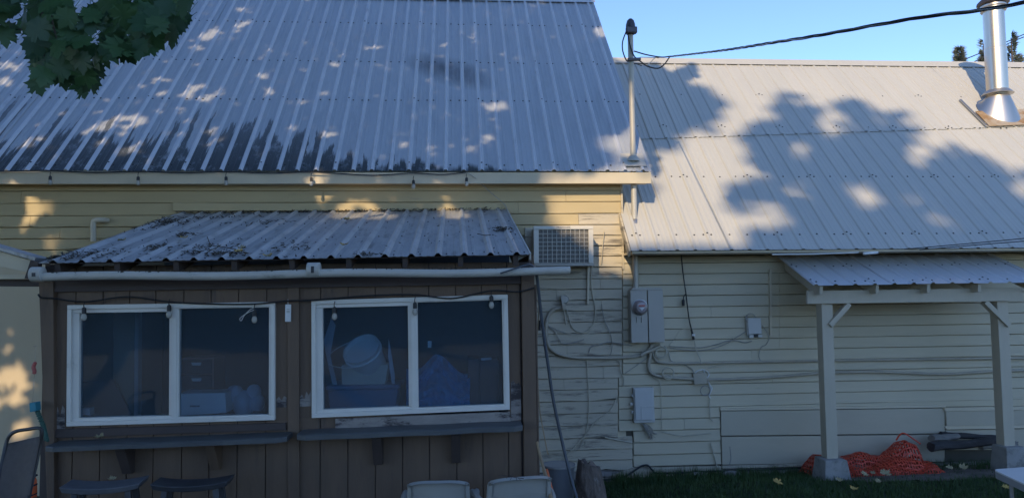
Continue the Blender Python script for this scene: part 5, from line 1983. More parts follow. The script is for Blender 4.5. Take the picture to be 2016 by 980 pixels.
# ornaments on the post
og = thing('hanging_ornament', P(67, 700, 6.66), 'red ornament on a thin string hanging by the left corner post', 'ornament')
mb = MB()
mb.tube([P(70, 681, 6.66), P(69, 712, 6.66), P(65, 782, 6.66), P(63, 794, 6.66)], 0.003, 5)
mb.tube([P(66, 681, 6.66), P(73, 680.5, 6.66)], 0.005, 5)
mb.build('string', 'rust', og)
mb = MB()
mb.tube(pline([(70, 712), (66, 722), (68, 730), (67, 736)], 6.655), [0.008]+[0.016]*17+[0.006], 8)
mb.build('charm', 'red', og, smooth=True)
o = MB().pxbox([(57, 793), (70, 791.5), (71, 809), (58, 811)], 6.58, 6.66).build('teal_box', 'teal', None, bevel=0.006, base=P(64, 810, 6.62))
tag(o, 'small teal box fixed to the left corner post', 'box')
pts = pline([(70, 800), (76, 815), (84, 835), (88, 850), (92, 866)], [6.64, 6.63, 6.63, 6.62, 6.60], 8)
mb = MB()
for i, p in enumerate(pts):
    mb.lathe([(0, 0.016), (0.012, 0.010), (0.016, 0), (0.012, -0.010), (0, -0.016)], p+Vector((0.006*(-1)**i, 0, 0)), 8)
o = mb.build('bead_chain', 'chain', None, smooth=True, base=pts[0])
tag(o, 'dark green beaded chain draped from the teal box to the left counter', 'chain')

# ------------------------------------------------------------------ bin, stump, hose and cord right of the lean-to
bn = thing('waste_bin', PZ(1105, 1060, -0.06), 'tall grey plastic bin standing between the lean-to and the rough stump', 'bin')
c = P(1102, 919, 7.25)
hb = c.z+0.06
mb = MB()
mb.lathe([(0.0, 0), (0.125, 0), (0.13, 0.01), (0.152, hb-0.03), (0.158, hb-0.028), (0.160, hb), (0.150, hb), (0.144, hb-0.03), (0.122, 0.03), (0, 0.03)], (c.x+0.01, 7.38, -0.06), 26)
mb.build('body', 'bin', bn, smooth=True)
mb = MB()
mb.lathe([(0.150, hb-0.002), (0.164, hb), (0.166, hb-0.014), (0.156, hb-0.02)], (c.x+0.01, 7.38, -0.06), 26)
mb.build('rim', 'chair_plastic', bn, smooth=True)
# stump: a rough leaning slab of trunk
cs = P(1176, 1000, 7.0)
mb = MB()
n, rows = 22, 16
vv, ff = [], []
ztop = P(1148, 914, 7.05).z
for j in range(rows+1):
    t_ = j/rows
    for i in range(n):
        a = 2*math.pi*i/n
        r = (0.185-0.085*t_**1.3)*(1+0.22*mnoise.noise(Vector((math.cos(a)*1.6, math.sin(a)*1.6, t_*3)))+0.08*mnoise.noise(Vector((math.cos(a)*5, math.sin(a)*5, t_*9))))
        zz = -0.06+(ztop+0.06)*t_
        if j == rows:
            zz += 0.05*mnoise.noise(Vector((math.cos(a)*3, math.sin(a)*3, 7)))-0.05*math.cos(a)*0.8
        vv.append((cs.x-0.0-0.06*t_+r*math.cos(a), 7.12+r*math.sin(a)*0.8, zz))
vv.append((cs.x-0.06, 7.12, ztop-0.03))
for j in range(rows):
    for i in range(n):
        ff.append((j*n+i, j*n+(i+1) % n, (j+1)*n+(i+1) % n, (j+1)*n+i))
for i in range(n):
    ff.append((rows*n+i, rows*n+(i+1) % n, (rows+1)*n))
mb.add(vv, ff)
o = mb.build('stump', 'stump', None, base=(cs.x, 7.12, -0.06))
tag(o, 'rough weathered tree stump with a jagged top standing right of the grey bin', 'stump')
cable('hose', [(1040, 521), (1052, 527), (1057, 545), (1061, 580), (1068, 640), (1080, 725), (1089, 785), (1105, 861), (1124, 940), (1137, 985), (1150, 1040)],
      [6.4, 6.5, 6.62, 6.68, 6.75, 6.8, 6.82, 6.82, 6.78, 6.7, 6.5], 0.0155, 'hose', 'dark grey hose hanging from the lean-to roof corner down past the bin', 'hose', 10)
cable('power_cord', [(1055, 588), (1060, 596), (1061, 610), (1059, 640), (1056, 690), (1058, 730), (1062, 800), (1070, 850), (1078, 890), (1080, 893)], 6.76, 0.006, 'cord_tan', 'thin tan cord hanging down the right edge of the lean-to', 'cord', 6)
cable('hook_cord', [(1063, 630), (1062, 650)], 6.86, 0.014, 'rubber', 'stubby black plug hanging beside the hose at the lean-to edge', 'plug', 6)
cable('extension_cord', [(1058, 870), (1062, 890), (1070, 920), (1077, 945), (1082, 968), (1090, 1000)], [6.60, 6.5, 6.3, 6.1, 5.9, 5.7], [0.013]*13+[0.016]*18, 'cord_tan', 'thick tan cord running down between the resin chair and the grey bin', 'cord', 8)
cable('strap', [(1076, 925), (1082, 950), (1087, 968), (1092, 990)], [6.5, 6.3, 6.2, 6.1], 0.016, 'cord_orange', 'bright orange strap beside the thick tan cord at the grey bin', 'strap', 8)
cable('loose_wire', [(985, 538), (1010, 530), (1040, 521), (1052, 527), (1056, 540)], [6.33, 6.32, 6.36, 6.4, 6.5], 0.008, 'hose', 'thin dark wire curving over the right end of the white gutter pipe', 'wire', 6)

# ------------------------------------------------------------------ orange safety netting heap
nt = thing('safety_netting', (5.2, 8.9, 0.0), 'crumpled heap of orange plastic safety netting lying behind the left porch post', 'netting')


def net_layer(x0, x1, y0, topf, frontf, nu, nv, seed, name):
    """a sheet that rises from the ground behind, over a hump and down in front; each cell is a frame with a hole"""
    def pos(u, v):
        x_ = x0+(x1-x0)*u
        h_ = topf(u)
        f_ = frontf(u)
        a = math.pi*min(max(v, 0), 1)
        y_ = y0 - f_*(1-math.cos(a))/2
        z_ = gz(x_, y_)+0.01 + h_*math.sin(a)**0.75
        w = 0.022
        z_ += w*mnoise.noise(Vector((u*22, v*5, seed)))
        y_ += w*mnoise.noise(Vector((u*18+9, v*6, seed)))
        x_ += w*mnoise.noise(Vector((u*15+3, v*9, seed+2)))
        return Vector((x_, y_, z_))
    mb = MB()
    for i in range(nu):
        for j in range(nv):
            C = [pos((i+a)/nu, (j+b)/nv) for a, b in ((0, 0), (1, 0), (1, 1), (0, 1))]
            I = [pos((i+a)/nu, (j+b)/nv) for a, b in ((0.20, 0.14), (0.80, 0.14), (0.80, 0.86), (0.20, 0.86))]
            mb.add(C+I, [(0, 1, 5, 4), (1, 2, 6, 5), (2, 3, 7, 6), (3, 0, 4, 7)])
    o = mb.build(name, 'orange', nt)
    s_ = o.modifiers.new('thick', 'SOLIDIFY')
    s_.thickness = 0.005
    return o


nx0, nx1 = P(1600, 900, 8.95).x, P(1845, 890, 8.8).x


def hump(u):
    return 0.05+0.19*min(u/0.10, 1)+0.03*math.sin(u*17)+0.13*math.exp(-((u-0.86)/0.13)**2)-0.30*max(0, (u-0.93)/0.07)


net_layer(nx0-0.05, nx1-0.02, 9.30, hump, lambda u: 0.40, 46, 12, 1, 'net_sheet')
net_layer(nx0+0.10, nx1, 9.16, lambda u: 0.13+0.05*math.sin(u*11+1)+0.06*math.exp(-((u-0.8)/0.2)**2)-0.1*max(0, (u-0.9)/0.1), lambda u: 0.36+0.16*u, 44, 12, 5, 'net_sheet')
net_layer(nx0+0.3, nx1-0.1, 9.05, lambda u: 0.10+0.03*math.sin(u*14), lambda u: 0.34+0.10*u, 38, 10, 9, 'net_sheet')
mb = MB()
mb.tube(spline([P(1764, 866, 9.05), P(1771, 856, 9.03), P(1779, 852, 9.01), P(1792, 859, 8.99), P(1812, 873, 8.96)], 6), 0.010, 6)
mb.build('net_edge', 'orange', nt, smooth=True)


# ------------------------------------------------------------------ logs
def log(p0, p1, r0_, r1_, m, label, seed):
    p0, p1 = Vector(p0), Vector(p1)
    n, rows = 14, 14
    d_ = (p1-p0).normalized()
    s_ = d_.cross(Vector((0, 0, 1))).normalized()
    u_ = s_.cross(d_)
    vv, ff = [], []
    for j in range(rows+1):
        t_ = j/rows
        c_ = p0.lerp(p1, t_)+Vector((0, 0, 0.015*mnoise.noise(Vector((t_*3, seed, 0)))))
        r_ = r0_+(r1_-r0_)*t_
        for i in range(n):
            a = 2*math.pi*i/n
            q_ = r_*(1+0.25*mnoise.noise(Vector((math.cos(a)*1.5+seed, math.sin(a)*1.5, t_*5))))
            e = 0.04*mnoise.noise(Vector((math.cos(a)*2, math.sin(a)*2, seed))) if j in (0, rows) else 0
            vv.append(c_+s_*math.cos(a)*q_+u_*math.sin(a)*q_*0.8+d_*e)
    for j in range(rows):
        for i in range(n):
            ff.append((j*n+i, j*n+(i+1) % n, (j+1)*n+(i+1) % n, (j+1)*n+i))
    ff.append(tuple(range(n-1, -1, -1)))
    ff.append(tuple(rows*n+i for i in range(n)))
    mb = MB()
    mb.add(vv, ff)
    o = mb.build('log', m, None, smooth=True, base=p0)
    return tag(o, label, 'log', 'logs beside the orange netting')


log(P(1832, 879, 8.95), P(1962, 868, 9.1), 0.072, 0.058, 'log_dark', 'thick dark log lying in front, between the orange netting and the right porch post', 1)
log(P(1834, 862, 9.12), P(1885, 858, 9.22), 0.055, 0.045, 'log_pale', 'short pale weathered log resting on the dark log beside the netting', 5)
log(P(1852, 855, 9.26), P(1968, 862, 9.3), 0.05, 0.04, 'log_dark', 'slender dark log lying at the back against the wall', 9)
log(P(1930, 880, 9.2), P(2000, 872, 9.3), 0.045, 0.035, 'log_pale', 'thin greyish log end behind the right porch post footing', 13)
# stone at the wall foot
for (x, y, s_, lb) in ((1374, 931, 0.10, 'flat stone lying at the wall foot near the plywood patch'), (1440, 929, 0.11, 'low lump of stone beside the thin black pipe under the plywood'), (1229, 944, 0.03, 'small white pebble in the grass at the wall corner')):
    c = P(x, y, 9.2)
    mb = MB()
    vv, ff = [], []
    n = 12
    for j, (rr, zz) in enumerate(((1.0, 0), (0.95, 0.35), (0.7, 0.6), (0.3, 0.72))):
        for i in range(n):
            a = 2*math.pi*i/n
            q_ = s_*rr*(1+0.25*mnoise.noise(Vector((math.cos(a)*1.3+x, math.sin(a)*1.3, j*0.4))))
            vv.append((c.x+q_*math.cos(a)*1.2, c.y+q_*math.sin(a)*0.7, gz(c.x, c.y)+s_*zz))
    for j in range(3):
        for i in range(n):
            ff.append((j*n+i, j*n+(i+1) % n, (j+1)*n+(i+1) % n, (j+1)*n+i))
    ff.append(tuple(3*n+i for i in range(n)))
    mb.add(vv, ff)
    o = mb.build('stone', 'concrete' if s_ > 0.05 else 'white', None, base=(c.x, c.y, gz(c.x, c.y)))
    tag(o, lb, 'stone')

# ------------------------------------------------------------------ white table corner at the bottom right
zt_ = 0.66
cA, cB = PZ(1955, 923, zt_), PZ(2016, 918.5, zt_)
tb_ = thing('folding_table', (cA.x+0.5, cA.y-0.3, gz(4, 5)), 'white plastic table top with a rounded corner at the bottom right', 'table')
ex = (cB-cA).normalized()
ey = Vector((ex.y, -ex.x, 0))
cF = PZ(2016, 951, zt_)
ey = (cF-cA).normalized()
Lx, Ly = 1.5, 0.75
def tp_(a, b, z=0.0):
    return cA+ex*a+ey*b+Vector((0, 0, z))
loop = []
for i in range(5):
    a = math.pi/2*i/4
    loop.append(tp_(0.05-0.05*math.sin(a), 0.05-0.05*math.cos(a)))
# ordered round the top
loop = loop+[tp_(0, Ly), tp_(Lx, Ly), tp_(Lx, 0)]
mb = MB()
mb.prism(loop, (0, 0, -0.012))
mb.build('table_top', 'table', tb_)
mb = MB()
mb.prism([p+Vector((0, 0, -0.0125)) for p in loop], (0, 0, -0.055))
mb.build('apron', 'table_edge', tb_)
for a, b in ((0.12, 0.1), (0.12, Ly-0.1), (Lx-0.12, 0.1), (Lx-0.12, Ly-0.1)):
    p = tp_(a, b)
    mb = MB()
    mb.tube([(p.x, p.y, zt_-0.06), (p.x, p.y, 0.0)], 0.016, 8)
    mb.build('leg', 'table_edge', tb_, smooth=True)

# ------------------------------------------------------------------ trees (their shade falls on the houses)
S = np.array(SUN)
E1 = np.array((-S[1], S[0], 0.0))
E1 /= np.linalg.norm(E1)
E2 = np.cross(S, E1)
if E2[2] < 0:
    E2 = -E2
if E1[0] < 0:
    E1 = -E1
NPF, NPR, NPU, NPE = np.array(fwd), np.array(cr), np.array(cu), np.array(EYE)


def npproj(p):
    v = p-NPE
    z = v @ NPF
    zz = np.where(np.abs(z) < 1e-3, 1e-3, z)
    return W0/2+FPX*(v @ NPR)/zz, H0/2-FPX*(v @ NPU)/zz, z


def where_shade_falls(p):
    """first surface met by the sunlight that a leaf at p stops: id and point"""
    best = np.full(len(p), 1e9)
    sid = np.zeros(len(p), int)

    def plane(p0, n, inside, k):
        nonlocal best, sid
        n = np.array(n)
        den = (-S) @ n
        t = ((np.array(p0)-p) @ n)/den
        h = p - t[:, None]*S
        ok = (t > 0) & (t < best) & inside(h)
        best = np.where(ok, t, best)
        sid = np.where(ok, k, sid)

    pl0, plv, pr0, prv = np.array(PL0), np.array(PLV), np.array(PR0), np.array(PRV)
    plane(PL0, PLN, lambda h: (h[:, 0] < RAKE) & (((h-pl0) @ plv) > 0) & (((h-pl0) @ plv) < RIDGE_L), 1)
    plane(PR0, PRN, lambda h: (h[:, 0] > XA0-0.3) & (((h-pr0) @ prv) > 0) & (((h-pr0) @ prv) < vridge), 2)
    plane((0, YW, 0), (0, -1, 0), lambda h: (h[:, 2] < np.where(h[:, 0] > XC, PR0.z+0.45, 3.75)) & (h[:, 2] > -0.2), 3)
    e0, un, vn = np.array(eL), np.array(ud), np.array(vd)
    plane(eL, SHN, lambda h: (((h-e0) @ un) > 0) & (((h-e0) @ un) < SW) & (((h-e0) @ vn) > 0) & (((h-e0) @ vn) < vlen), 4)
    f0, fu, fv = np.array(fL), np.array(fd), np.array(pv)
    plane(fL, PON, lambda h: (((h-f0) @ fu) > 0) & (((h-f0) @ fu) < PWID) & (((h-f0) @ fv) > 0) & (((h-f0) @ fv) < plen), 5)
    plane((0, YS, 0), (0, -1, 0), lambda h: (h[:, 0] > xl) & (h[:, 0] < xr) & (h[:, 2] < 2.5) & (h[:, 2] > -0.2), 6)
    plane((0, 0, 0), (0, 0, 1), lambda h: h[:, 1] < YW, 7)
    return sid, p-np.where(best > 1e8, 30.0, best)[:, None]*S, best


def inpoly(x, y, poly):
    r = np.zeros(len(x), bool)
    n = len(poly)
    for i in range(n):
        x1, y1 = poly[i]
        x2, y2 = poly[(i+1) % n]
        c = ((y1 > y) != (y2 > y)) & (x < (x2-x1)*(y-y1)/((y2-y1) or 1e-9)+x1)
        r ^= c
    return r


NEAR_SHADE = [(1200, 118), (1300, 133), (1318, 147), (1345, 136), (1370, 130), (1374, 150), (1352, 166), (1336, 171), (1322, 188), (1350, 185), (1385, 178), (1400, 192), (1402, 204), (1422, 202), (1416, 216), (1392, 218), (1394, 236), (1372, 246), (1345, 240), (1330, 250), (1312, 264), (1328, 282), (1318, 292), (1296, 280), (1282, 282), (1262, 245), (1240, 262), (1200, 262)]
FAR_SHADE = [(1480, 256), (1492, 246), (1504, 268), (1539, 260), (1547, 208), (1566, 192), (1587, 221), (1608, 249), (1603, 266), (1638, 276), (1704, 266), (1696, 249), (1655, 218), (1664, 204), (1698, 228), (1738, 248), (1796, 247), (1796, 264), (1768, 290), (1778, 328), (1818, 348), (1848, 338), (1850, 312), (1873, 303), (1905, 326), (1940, 340), (2000, 343), (2200, 330), (2200, 600), (1484, 600), (1480, 494), (1500, 464), (1540, 464), (1592, 450), (1604, 412), (1550, 402), (1478, 392), (1440, 400), (1430, 388), (1500, 368), (1560, 390), (1626, 392), (1640, 372), (1618, 350), (1545, 345), (1496, 332), (1492, 312), (1484, 292)]
FAR_HOLES = [(1700, 386, 36), (1792, 390, 32), (1852, 438, 36), (1588, 300, 32), (1660, 312, 8), (1560, 430, 28), (2010, 372, 30), (1690, 296, 9)]
ROOF_LIT = [(1160, 272), (1178, 266), (1196, 276), (1236, 262), (1248, 236), (1262, 236), (1290, 345), (1205, 345), (1196, 332), (1212, 318), (1204, 300), (1182, 292)]
ROOF_DARK = [(1215, 296), (1250, 300), (1262, 330), (1222, 334)]
WALL_LIT = [(1080, 362), (1110, 362), (1114, 384), (1136, 386), (1146, 366), (1170, 380), (1180, 362), (1200, 360), (1210, 380), (1240, 376), (1240, 440), (1258, 480), (1258, 548), (1230, 545), (1216, 534), (1186, 536), (1168, 528), (1150, 508), (1136, 494), (1108, 486), (1090, 460), (1072, 452), (1080, 425), (1094, 410)]
SPOTS = [(68, 410, 12), (95, 412, 9), (78, 427, 6), (58, 434, 7), (122, 378, 6), (113, 389, 6), (265, 409, 7), (277, 421, 6), (113, 472, 10), (142, 462, 8), (165, 473, 5), (100, 488, 7), (8, 746, 9), (48, 757, 9), (40, 789, 9), (2, 797, 8), (48, 851, 11), (30, 733, 6), (46, 826, 5), (60, 735, 5),
         (645, 378, 8), (629, 386, 5), (697, 407, 8), (725, 409, 7), (668, 424, 8), (700, 427, 6), (738, 424, 7), (766, 427, 7), (885, 421, 8), (908, 425, 6), (446, 417, 6), (1018, 370, 4), (900, 385, 3), (765, 376, 4),
         (15, 132, 10), (32, 138, 8), (10, 163, 11), (422, 62, 9), (408, 75, 9), (391, 95, 7), (436, 75, 5), (462, 62, 5), (325, 10, 11), (345, 5, 8), (381, 175, 10), (397, 169, 7), (370, 188, 8), (420, 190, 8), (400, 196, 8), (431, 177, 5),
         (215, 246, 12), (203, 256, 9), (236, 231, 8), (266, 232, 10), (281, 241, 9), (256, 250, 8), (243, 262, 7), (175, 258, 6), (200, 281, 8), (259, 297, 11), (243, 303, 7), (281, 285, 5), (110, 312, 10), (70, 276, 6), (415, 262, 7), (425, 279, 7), (355, 266, 5), (310, 160, 7), (341, 157, 5), (316, 187, 6), (270, 202, 5), (50, 291, 6), (128, 246, 5), (18, 278, 6), (475, 20, 5), (470, 52, 6), (490, 45, 5), (300, 315, 5), (365, 300, 4),
         (520, 150, 8), (528, 183, 6), (640, 183, 6), (647, 265, 9), (695, 301, 7), (718, 250, 4), (851, 298, 7), (846, 328, 9), (880, 285, 5), (961, 269, 9), (967, 212, 8), (987, 208, 7), (875, 92, 5), (660, 128, 6), (590, 205, 5), (565, 108, 4), (836, 285, 4), (925, 300, 6), (1074, 214, 6), (1186, 68, 10), (1178, 61, 6), (745, 92, 4), (576, 255, 5), (786, 283, 5)]


def y0_(b):
    return b > 340


def lit_at(sid, h, size, soft=0.0):
    x, y, z = npproj(h)
    nx_ = np.array([mnoise.noise(Vector((a*0.06, b*0.06, 4)))*7 for a, b in zip(x, y)])
    x2, y2 = x+nx_, y-nx_*0.7
    if soft:
        x2 = x2+RNG.normal(0, soft, len(x))
        y2 = y2+RNG.normal(0, soft, len(x))
    lit = np.zeros(len(x), bool)
    hit2 = sid == 2
    sh = inpoly(x2, y2, NEAR_SHADE) | inpoly(x2, y2, FAR_SHADE)
    for (a, b, r) in FAR_HOLES:
        sh &= ~(((x2-a)/1.25)**2+(y2-b)**2 < r*r)
    lit |= hit2 & ~sh
    lit |= (sid == 1) & inpoly(x2, y2, ROOF_LIT) & ~inpoly(x2, y2, ROOF_DARK)
    lit |= (sid == 3) & inpoly(x2, y2, WALL_LIT)
    m = size*0.06*FPX/np.maximum(z, 1)
    near = np.isin(sid, (1, 3, 4))
    for (a, b, r) in SPOTS:
        d2 = (x-a)**2+((y-b)*1.15)**2
        lit |= near & (d2 < (r*(1.15 if y0_(b) else 0.62)+m)**2)
    lit |= (sid == 0)
    tm = (YM-h[:, 1])/S[1]                       # the mast: its upper length stands in the maple's shade
    hm = h+tm[:, None]*S
    mx_, my_, _z = npproj(hm)
    onm = (np.abs(hm[:, 0]-xm) < 0.10) & (hm[:, 2] > p_low.z)
    if not soft:
        lit = np.where((np.abs(hm[:, 0]-xm) < 0.22) & (my_ > 20) & (my_ < 268) & (sid != 1), False, lit)
    lit |= onm & (((my_ > 276) & (my_ < 300)) | ((my_ > 345) & (my_ < 436)))
    return lit


LEAF_OUT = np.array([(0, -0.5), (0.16, -0.28), (0.48, -0.30), (0.36, -0.02), (0.5, 0.2), (0.24, 0.16), (0.0, 0.52), (-0.24, 0.16), (-0.5, 0.2), (-0.36, -0.02), (-0.48, -0.30), (-0.16, -0.28)])


def leaf_mass(name, parent, m, p, size):
    n = len(p)
    k = len(LEAF_OUT)
    a = RNG.normal(size=(n, 3))
    a /= np.linalg.norm(a, axis=1)[:, None]
    b = RNG.normal(size=(n, 3))
    b -= (b*a).sum(1)[:, None]*a
    b /= np.linalg.norm(b, axis=1)[:, None]
    out = LEAF_OUT
    v = p[:, None, :] + size[:, None, None]*(out[None, :, 0, None]*a[:, None, :]+out[None, :, 1, None]*b[:, None, :])
    v = v.reshape(-1, 3)
    fan = np.array([[6, 7, 5], [5, 7, 8], [5, 8, 4], [4, 8, 9], [4, 9, 3], [3, 9, 10], [3, 10, 2], [2, 10, 11], [2, 11, 1], [1, 11, 0]])
    f = (np.arange(n)[:, None, None]*k+fan[None]).ravel()
    return numpy_mesh(name, v, f, 3, m, parent, 'stuff')


def leaf_points(n, ar, br_, tr, size, soft=0.0):
    a = RNG.uniform(*ar, n)
    b = RNG.uniform(*br_, n)
    t = RNG.uniform(*tr, n)
    p = a[:, None]*E1+b[:, None]*E2+t[:, None]*S
    sz = RNG.uniform(*size, n)
    x, y, z = npproj(p)
    inframe = (z > -0.3) & (x > -260) & (x < W0+260) & (y > -260) & (y < H0+400)
    keep = ~inframe & (p[:, 2] > 1.5) & (np.linalg.norm(p-NPE, axis=1) > 2.2)
    p, sz = p[keep], sz[keep]
    keep = np.ones(len(p), bool)
    for du_, dv_ in ((0, 0), (1, 0), (-1, 0), (0, 1), (0, -1)):
        q = p+(du_*E1+dv_*E2)*(sz*(0.55 if soft else 0.42))[:, None]
        sid, h, t_ = where_shade_falls(q)
        lit = lit_at(sid, h, sz, soft)
        if du_ or dv_:
            lit &= np.isin(sid, (1, 3, 4))
        keep &= ~lit & (t_ > 4.0) & np.where(t_ > 1e8, ~lit, True)
    return p[keep], sz[keep]


def trunk(parent, pts, r, m='bark', n=12, name='trunk'):
    mb = MB()
    q = spline(pts, 6)
    mb.tube(q, [r[0]+(r[1]-r[0])*i/(len(q)-1) for i in range(len(q))], n)
    return mb.build(name, m, parent, smooth=True, base=(0, 0, 0))


maple = thing('maple_tree', (0, 0, 0), 'large maple whose leafy branch hangs into the top left corner and dapples the tall roof', 'tree')
p1, s1 = leaf_points(70000, (-13.5, 1.0), (6.2, 13.6), (2.6, 7.6), (0.12, 0.22))
p2_, s2 = leaf_points(16000, (-13.5, -6.4), (2.6, 6.4), (2.6, 7.6), (0.12, 0.22))
p, sz = np.concatenate([p1, p2_]), np.concatenate([s1, s2])
# keep the crown's outer edge ragged
leaf_mass('foliage', maple, 'shade_leaf', p, sz)
TB = Vector((-8.5, -3.0, -0.1))
trunk(maple, [TB, TB+Vector((0.3, 0.4, 2.5)), TB+Vector((0.8, 1.0, 5.5)), TB+Vector((1.3, 1.8, 10))], (0.42, 0.16))
for (a, b, c) in ((-2.2, 2.0, 4.6), (-4.5, 3.0, 8.5), (-9.5, 1.5, 9.5), (-3.2, 0.2, 10.5), (-6.5, -0.5, 12.5), (-1.2, -1.8, 7.0)):
    e = Vector((a, b, c))
    st = TB+Vector((0.6, 0.8, random.uniform(3.2, 5.5)))
    trunk(maple, [st, st.lerp(e, 0.4)+Vector((0, 0, 0.6)), e], (0.13, 0.03), n=8, name='branch')

# the branch that hangs into the picture: every leaf its own piece
MAPLE2 = [(0, -0.46), (0.04, -0.44), (0.16, -0.42), (0.30, -0.46), (0.27, -0.36), (0.36, -0.26), (0.52, -0.22), (0.42, -0.10), (0.50, 0.04), (0.40, 0.05), (0.44, 0.16), (0.56, 0.24), (0.42, 0.25), (0.40, 0.36), (0.28, 0.28), (0.18, 0.22),
          (0.22, 0.38), (0.14, 0.40), (0.0, 0.60)]
MAPLE2 = MAPLE2+[(-x, y) for x, y in MAPLE2[-2:0:-1]]


def leaf_mesh(seed):
    rs = random.Random(seed)
    me = bpy.data.meshes.new('leaf')
    vv = [(0, -0.05, 0.0)]
    sc_ = 0.098*rs.uniform(0.9, 1.15)
    cup = rs.uniform(-0.35, 0.1)
    tw = rs.uniform(-0.3, 0.3)
    out = [(0, -0.05)]+[(x*rs.uniform(0.92, 1.08), y*rs.uniform(0.94, 1.06)) for x, y in MAPLE2]
    vv = []
    for x, y in out:
        r2 = x*x+y*y
        z = cup*r2+0.10*abs(x)+tw*x*y+0.03*math.sin(9*x+rs.random())
        vv.append((x*sc_, y*sc_, z*sc_))
    n = len(out)-1
    ff = [(0, 1+i, 1+(i+1) % n) for i in range(n)]
    # leaf stalk
    k = len(vv)
    vv += [(-0.0015, -0.05*sc_, 0), (0.0015, -0.05*sc_, 0), (0.001, -1.15*sc_, -0.02), (-0.001, -1.15*sc_, -0.02)]
    ff.append((k, k+1, k+2, k+3))
    me.from_pydata(vv, [], ff)
    me.materials.append(MT['leaf' if seed % 3 else 'leaf2'])
    me.shade_smooth()
    return me


LM = [leaf_mesh(i) for i in range(6)]
CL_A = [(-30, -20), (128, -20), (140, 50), (165, 72), (188, 110), (196, 140), (186, 172), (165, 178), (140, 160), (112, 150), (80, 170), (50, 145), (60, 105), (72, 60), (28, 30), (-10, 18)]
CL_B = [(165, 22), (215, -15), (370, -20), (366, 45), (345, 78), (290, 100), (245, 118), (205, 118), (198, 105), (212, 60), (178, 50)]
CL_C = [(-30, 60), (25, 62), (16, 70), (-30, 85)]
CL_D = [(-30, 5), (8, 12), (4, 30), (-30, 40)]
pts, tries = [], 0
rl = random.Random(5)
while len(pts) < 140 and tries < 9000:
    tries += 1
    x, y = rl.uniform(-40, 380), rl.uniform(-30, 185)
    xa, ya = np.array([x]), np.array([y])
    if not any(inpoly(xa, ya, c)[0] for c in (CL_A, CL_B, CL_C, CL_D)):
        continue
    if (x-190)**2/90+(y-72)**2/500 < 1 or (x-148)**2/120+(y-8)**2/600 < 1:
        continue
    if min([9e9]+[(x-a)**2+(y-b)**2 for a, b, c in pts]) < 11**2:
        continue
    pts.append((x, y, rl.uniform(3.0, 3.7)))
for i, (x, y, Y) in enumerate(pts):
    o = bpy.data.objects.new('leaf', LM[i % 6])
    COL.objects.link(o)
    o.parent = maple
    o.location = P(x, y, Y)
    # blades hang more or less facing the yard, tips down
    nrm = Vector((rl.gauss(0, 0.45), -1.0, rl.gauss(0.1, 0.5))).normalized()
    tip = Vector((rl.gauss(0, 0.55), 0.0, -1.0))
    tip = (tip-nrm*tip.dot(nrm)).normalized()
    o.matrix_local = Matrix.Translation(P(x, y, Y)) @ Matrix((tip.cross(nrm), tip, nrm)).transposed().to_4x4()
for q in ([(60, -120, 3.3), (90, -10, 3.3), (110, 70, 3.3), (140, 150, 3.35)], [(150, -140, 3.3), (210, -20, 3.3), (270, 30, 3.35), (340, 40, 3.4)], [(-60, 40, 3.4), (0, 52, 3.4), (24, 56, 3.4), (60, 60, 3.4)], [(90, -10, 3.3), (80, 60, 3.3), (90, 130, 3.3)], [(210, -20, 3.3), (230, 50, 3.35), (240, 100, 3.35)]):
    pp_ = [P(x, y, Y) for x, y, Y in q]
    trunk(maple, pp_, (0.007, 0.0025), n=6, name='twig')
b0 = P(60, -120, 3.3)
b1 = P(150, -140, 3.3)
trunk(maple, [Vector((-2.2, 2.0, 4.6)), Vector((-2.2, 2.8, 4.5)), b0], (0.03, 0.008), n=8, name='branch')
trunk(maple, [Vector((-2.2, 2.0, 4.6)), Vector((-2.0, 2.9, 4.5)), b1], (0.03, 0.008), n=8, name='branch')
trunk(maple, [Vector((-2.2, 2.0, 4.6)), Vector((-2.6, 3.0, 4.3)), P(-60, 40, 3.4)], (0.02, 0.007), n=8, name='branch')

# two tall trees across the yard, behind the photographer
for j, (ar, tx, lab) in enumerate((((-8.0, -2.6), -14.5, 'tall leafy tree far across the yard shading the brown lean-to and its windows'), ((-2.8, 2.6), -8.5, 'tall leafy tree across the yard shading the clapboards and meter cabinet'), ((2.4, 8.5), -2.5, 'tall leafy tree across the yard throwing the soft shade on the annex roof'))):
    t = thing('shade_tree', (0, 0, 0), lab, 'tree', 'trees across the yard')
    p, sz = leaf_points(21000, ar, (-1.0, 11.2 if j else 7.0), (21.0, 27.0), (0.26, 0.42), 15.0)
    leaf_mass('foliage', t, 'shade_leaf', p, sz)
    base = Vector((tx, -19.5, -0.1))
    trunk(t, [base, base+Vector((0.2, 0, 6)), base+Vector((0, 0.3, 14))], (0.4, 0.12))
    for i in range(5):
        st = base+Vector((0.1, 0.1, 6.5+i*1.5))
        e = st+Vector((random.uniform(-2.4, 2.4), random.uniform(-1, 2), random.uniform(0.6, 2.0)))
        trunk(t, [st, st.lerp(e, 0.5)+Vector((0, 0, 0.2)), e], (0.1, 0.03), n=8, name='branch')


